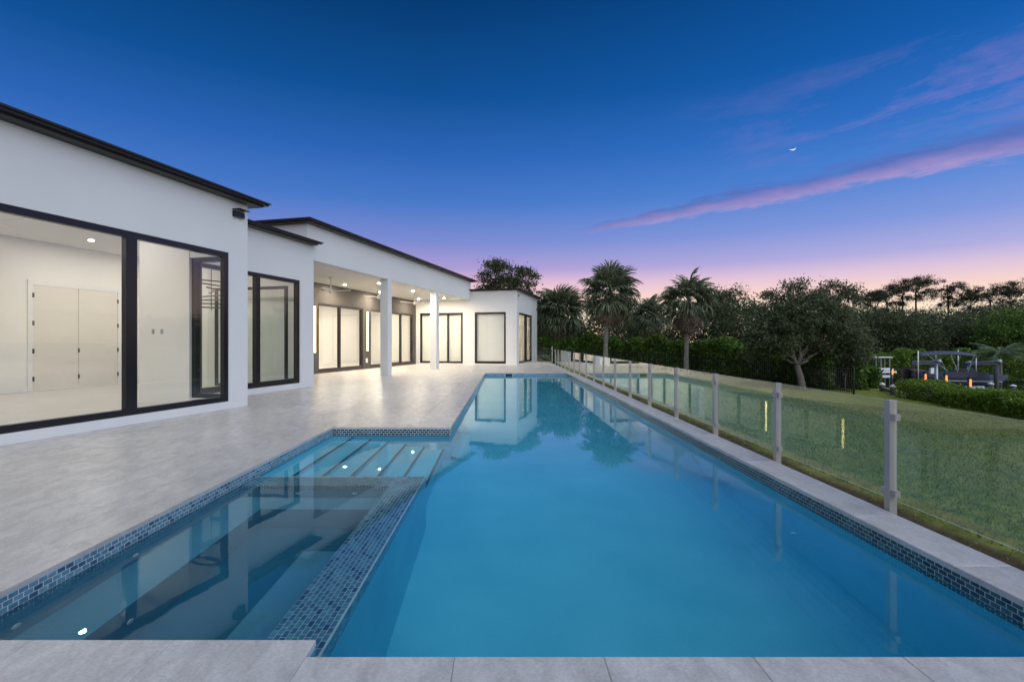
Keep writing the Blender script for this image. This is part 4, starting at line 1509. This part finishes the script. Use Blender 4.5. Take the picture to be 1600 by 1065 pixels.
# feathery coconut palm by the far bank
def pinnate(name, seed):
    rr = np.random.default_rng(seed)
    mb = MB()
    pts = [(1.9 * t, 0, 0.75 * t - 1.05 * t * t) for t in np.linspace(0, 1, 9)]
    mb.tube(pts, [0.03 - 0.0028 * i for i in range(9)], 4)
    for k in range(34):
        t = 0.12 + 0.87 * k / 33
        p = Vector((1.9 * t, 0, 0.75 * t - 1.05 * t * t))
        for sg in (-1, 1):
            L = 0.55 * math.sin(math.pi * (0.12 + 0.83 * t)) * (0.85 + 0.3 * rr.random())
            d = Vector((0.55, sg * 0.75, -0.35 - 0.3 * rr.random())).normalized()
            w = Vector((0.022, 0, 0))
            mb.add([p - w, p + w, p + d * L * .6 + w * .8, p + d * L + Vector((0, 0, -0.05)), p + d * L * .6 - w * .8], [(0, 1, 2, 3, 4)])
    me = mb.mesh(name)
    me.materials.append(M['frond_coco'])
    return me


CF = [pinnate('frond', 3), pinnate('frond', 4)]
c = at(1562, 47, py=553)
t = thing('coconut_palm', 'young feathery palm behind the boat lift', 'palm tree', (c.x, 47, -2.45))
MB().tube([(0, 0, -.3), (0.1, 0, 1.2), (0.05, 0, c.z + 2.45)], [0.16, 0.12, 0.09], 10).build('trunk', 'palm_bark', t, True)
for k in range(15):
    o = obj('frond', CF[k % 2], None, t)
    o.location = (0.05, 0, c.z + 2.45)
    o.rotation_euler = (rng.normal() * .2, -R(38 - 55 * (k / 15)), k * 2.4)
    s_ = 0.95 + 0.35 * rng.random()
    o.scale = (s_, s_, s_)

# ================================================================== DOCK, LIFTS, BOAT
dock = thing('dock_walkway', 'grey timber walkway leading from the lawn to the canal', 'dock', (17.6, 22.9, -0.95))
for k in range(24):
    MB().box(0.0 + 0.15 * k, 0.142 + 0.15 * k, -0.3, 1.15, -0.06, 0.0).build('plank', 'wood', dock)
MB().box(0, 3.6, -0.1, 0.0, -0.25, -0.062).build('joist', 'wood', dock)
MB().box(0, 3.6, 0.85, 0.95, -0.25, -0.062).build('joist', 'wood', dock)
for k, (px_, Y) in enumerate([(1378.5, 24.3), (1395.5, 22.8)]):
    pass


def piling(px, py, Y, hgt, label, r=0.11):
    top = zpx(py, Y)
    p = at(px, Y, top - hgt)
    o = thing('dock_piling', label, 'piling', p, 0, 'capped dock pilings')
    MB().tube([(0, 0, 0), (0, 0, hgt - 0.1)], r, 12).build('pile', 'pile', o, True)
    MB().lathe([(r * 1.15, hgt - 0.12), (r * 1.15, hgt - 0.08), (0.01, hgt)], 14).build('cap', 'white', o)
    return p


pa = piling(1378.5, 597, 24.3, 0.75, 'white-capped dock piling carrying the walkway rail at its far end')
pb = piling(1395.5, 600, 22.8, 0.75, 'white-capped dock piling carrying the walkway rail at its lawn end')
rl = thing('dock_rail', 'short timber rail between two capped pilings', 'rail', pa)
dv = pb - pa
ang = math.atan2(dv.y, dv.x)
LL = math.hypot(dv.x, dv.y)
rl.rotation_euler = (0, 0, ang)
rb = MB().box(0.115, LL - 0.115, -0.03, 0.03, 0.36, 0.5).build('board', 'wood', rl)
MB().box(0.115, LL - 0.115, -0.025, 0.025, 0.12, 0.22).build('board', 'wood', rl)
for px, py, lb in ((1467.5, 596, 'white-capped piling near the lift control box'), (1484, 600, 'white-capped piling below the boat bow'),
                   (1548, 597, 'white-capped piling beside the thick lift pile'), (1583, 600, 'white-capped piling standing apart past the thick lift pile')):
    piling(px, py, 30.5, 2.4, lb, 0.14)


def dock_light(px, py0, py1, Y, label):
    zt_, zb = zpx(py0, Y), zpx(py1, Y)
    p = at(px, Y, -2.7)
    o = thing('dock_light', label, 'light', p, 0, 'amber dock lights')
    MB().tube([(0, 0.10, 0), (0, 0.10, zt_ + 2.7 + 0.08)], 0.085, 10).build('post', 'pile', o, True)
    MB().lathe([(0.055, zb + 2.7), (0.065, (zb + zt_) / 2 + 2.7), (0.05, zt_ + 2.7)], 10, (0, -0.05, 0)).build('lamp_tube', 'orange', o, True)
    MB().lathe([(0.13, zt_ + 2.7 + 0.085), (0.13, zt_ + 2.7 + 0.11), (0.02, zt_ + 2.7 + 0.19)], 10, (0, 0.05, 0)).build('cap', 'iron', o)


for px, a_, b_, Y, lb in ((1394, 577, 585, 44, 'amber dock light beside the small white lift'), (1418, 579, 592, 41, 'amber dock light left by the rear lift pile'), (1445.5, 584, 599, 38, 'amber dock light between the lift pile and control box'),
                          (1461, 596, 603, 34, 'short amber dock light next to the capped piling'), (1478, 586, 603, 36.5, 'tallest amber dock light before the boat bow'), (1515.5, 592, 604, 35, 'amber dock light below the boat stern')):
    dock_light(px, a_, b_, Y, lb)

# boat lift: four piles, two top beams, drive motors
lift = thing('boat_lift', 'four-post steel boat lift holding the canopied boat', 'boat lift', at(1490, 38.5, -2.6))
lb0 = at(1490, 38.5, -2.6)
FL, FRt, BL, BR = at(1463, 36, py=566), at(1557, 36, py=566), at(1426, 41.2, py=566), at(1511, 41.2, py=568)
for p, r in ((FL, 0.10), (FRt, 0.15), (BL, 0.13), (BR, 0.08)):
    MB().tube([Vector((p.x, p.y, -2.8)) - lb0, Vector((p.x, p.y, p.z - 0.13)) - lb0], r, 10).build('pile', 'pile' if r > 0.11 else 'steel', lift, True)
for a, b in ((BL, FL), (BR, FRt)):
    d = (b - a)
    bm = MB()
    for zz_ in (-0.11, 0.08):
        bm.tube([a - lb0 + Vector((0, 0, zz_)), b - lb0 + Vector((0, 0, zz_))], 0.05, 6)
    bm.tube([a - lb0 + Vector((0, 0, -.01)), b - lb0 + Vector((0, 0, -.01))], 0.035, 4)
    be = bm.build('top_beam', 'steel', lift)
for p in (FL, FRt, BR):
    mo = MB().lathe([(0.05, -0.2), (0.13, -0.17), (0.15, 0.0), (0.13, 0.17), (0.06, 0.2)], 12).build('drive_motor', 'steel', lift, True)
    mo.location = p - lb0 + Vector((0, -0.12, 0.07))
    mo.rotation_euler = (R(80), 0, 0.4)
for px, Y, a_, b_ in ((1434.5, 38.5, 548, 598), (1462, 40.5, 548, 562), (1497, 40.5, 547, 578), (1525, 37.5, 559, 580)):
    MB().tube([at(px, Y, py=b_) - lb0, at(px, Y, py=a_) - lb0], 0.045, 8).build('guide_post', 'white', lift, True)
cb = MB().box(-0.12, 0.12, -0.08, 0.08, -0.2, 0.2).build('control_box', 'white', lift)
cb.location = at(1455.5, 35.9, py=579) - lb0
MB().box(-2.9, 2.9, -0.08, 0.08, -0.09, 0.09).build('cradle_beam', 'steel', lift).location = at(1490, 37.8, py=607) - lb0
MB().box(-2.9, 2.9, -0.08, 0.08, -0.09, 0.09).build('cradle_beam', 'steel', lift).location = at(1478, 39.6, py=604) - lb0

bo = at(1494, 38.6, py=603)
boat = thing('pontoon_boat', 'dark blue boat with grey canopy raised on the lift', 'boat', bo, R(-22))
# hull loft along x
hull = MB()
secs = []
for x_, w, z0_, z1_ in ((-2.9, 0.95, 0.15, 0.62), (-2.2, 1.15, 0.02, 0.66), (0.0, 1.2, 0.0, 0.70), (1.6, 1.05, 0.06, 0.80), (2.5, 0.6, 0.25, 0.88), (3.0, 0.12, 0.55, 0.92)):
    secs.append([(x_, -w, z1_), (x_, -w * 0.92, z0_ + 0.22), (x_, 0, z0_), (x_, w * 0.92, z0_ + 0.22), (x_, w, z1_)])
hv = [p for s in secs for p in s]
hf = []
for i in range(len(secs) - 1):
    for k in range(4):
        a = i * 5 + k
        hf.append((a, a + 1, a + 6, a + 5))
    hf.append((i * 5 + 4, i * 5, i * 5 + 5, i * 5 + 9))
hf.append((4, 3, 2, 1, 0))
hull.add(hv, hf)
hull.build('hull', 'navy', boat)
MB().box(-2.3, 2.2, -1.24, 1.24, 0.44, 0.50).build('rub_rail', 'steel', boat)
MB().box(-2.85, 1.5, -1.12, -1.04, 0.70, 1.15).build('side_panel', 'navy', boat)
MB().box(-2.85, 1.5, 1.04, 1.12, 0.70, 1.15).build('side_panel', 'navy', boat)
MB().box(-2.9, -2.2, -1.0, 1.0, 0.67, 1.2).build('seat', 'seat', boat)
MB().box(0.2, 0.8, -0.9, 0.1, 0.71, 1.3).build('console', 'navy', boat)
MB().add([(0.8, -0.95, 1.25), (0.8, 0.95, 1.25), (0.35, 0.85, 1.75), (0.35, -0.85, 1.75)], [(0, 1, 2, 3)]).build('windscreen', 'window_glass', boat)
MB().box(-3.35, -2.92, -0.3, 0.3, 0.1, 1.3).build('outboard_motor', 'iron', boat)
can = MB()
cv, cf = [], []
for i in range(9):
    x_ = -2.4 + 3.3 * i / 8
    for k in range(9):
        y_ = -1.1 + 2.2 * k / 8
        z_ = 2.62 - 0.24 * (abs(y_) / 1.1) ** 2 - 0.16 * (abs(i - 4) / 4) ** 2
        cv.append((x_, y_, z_))
n9 = len(cv)
for i in range(8):
    for k in range(8):
        a = i * 9 + k
        cf += [(a, a + 1, a + 10, a + 9), (n9 + a, n9 + a + 9, n9 + a + 10, n9 + a + 1)]
can.add(cv + [(x, y, z + 0.03) for x, y, z in cv], cf)
can.build('canopy', 'canvas', boat, True)
for x_ in (-2.1, -0.7, 0.7):
    for sg in (-1, 1):
        MB().tube([(x_ * 0.4, sg * 1.08, 1.1), (x_, sg * 1.04, 2.40)], 0.022, 6).build('canopy_pole', 'steel', boat)

# small white lift further along the bank
sl_ = at(1377, 47, -2.6)
sm = thing('small_lift', 'small white personal-craft lift beyond the shaggy hedge', 'boat lift', sl_)
zt0 = zpx(558.5, 47) + 2.6
for x_ in (-0.25, 0.55):
    for y_ in (-0.3, 0.3):
        MB().tube([(x_, y_, 0), (x_, y_, zt0)], 0.04, 6).build('pile', 'steel', sm)
MB().box(-0.8, 0.8, -0.34, 0.34, zt0, zt0 + 0.09).build('top_beam', 'white', sm)
zd = zpx(578, 47) + 2.6
MB().bev(-0.9, 0.9, -0.7, 0.7, zd - 0.22, zd - 0.05, 0.04).build('platform', 'white', sm)
MB().bev(-0.6, 0.85, -0.4, 0.4, zd + 0.02, zd + 0.2, 0.06).build('cradle', 'white', sm)
MB().bev(-0.75, 0.6, -0.6, 0.6, zd - 0.65, zd - 0.42, 0.04).build('float', 'white', sm)

# crescent moon
mp = at(1238.5, 3000, py=231)
mo = MB()
mv, K = [], 20
for i in range(K + 1):
    a = R(200 + 140 * i / K + 6)
    th = 0.26 * math.sin(math.pi * i / K)
    mv += [(math.cos(a) * 23, 0, math.sin(a) * 23 + 8), (math.cos(a) * 23, 0, math.sin(a) * 23 * (1 - th) + 8), (math.cos(a) * 23, 4 * math.sin(math.pi * i / K) + 0.2, math.sin(a) * 23 * (1 - th * 0.5) + 8)]
mf = []
for i in range(K):
    a, b = i * 3, i * 3 + 3
    mf += [(a, a + 1, b + 1, b), (a + 1, a + 2, b + 2, b + 1), (a + 2, a, b, b + 2)]
mo.add(mv, mf)
moon = mo.build('moon', 'moon')
moon.location = mp
moon.rotation_euler = (0, R(-12), 0)
tag(moon, 'thin white crescent moon above the pink cloud streak', 'moon')
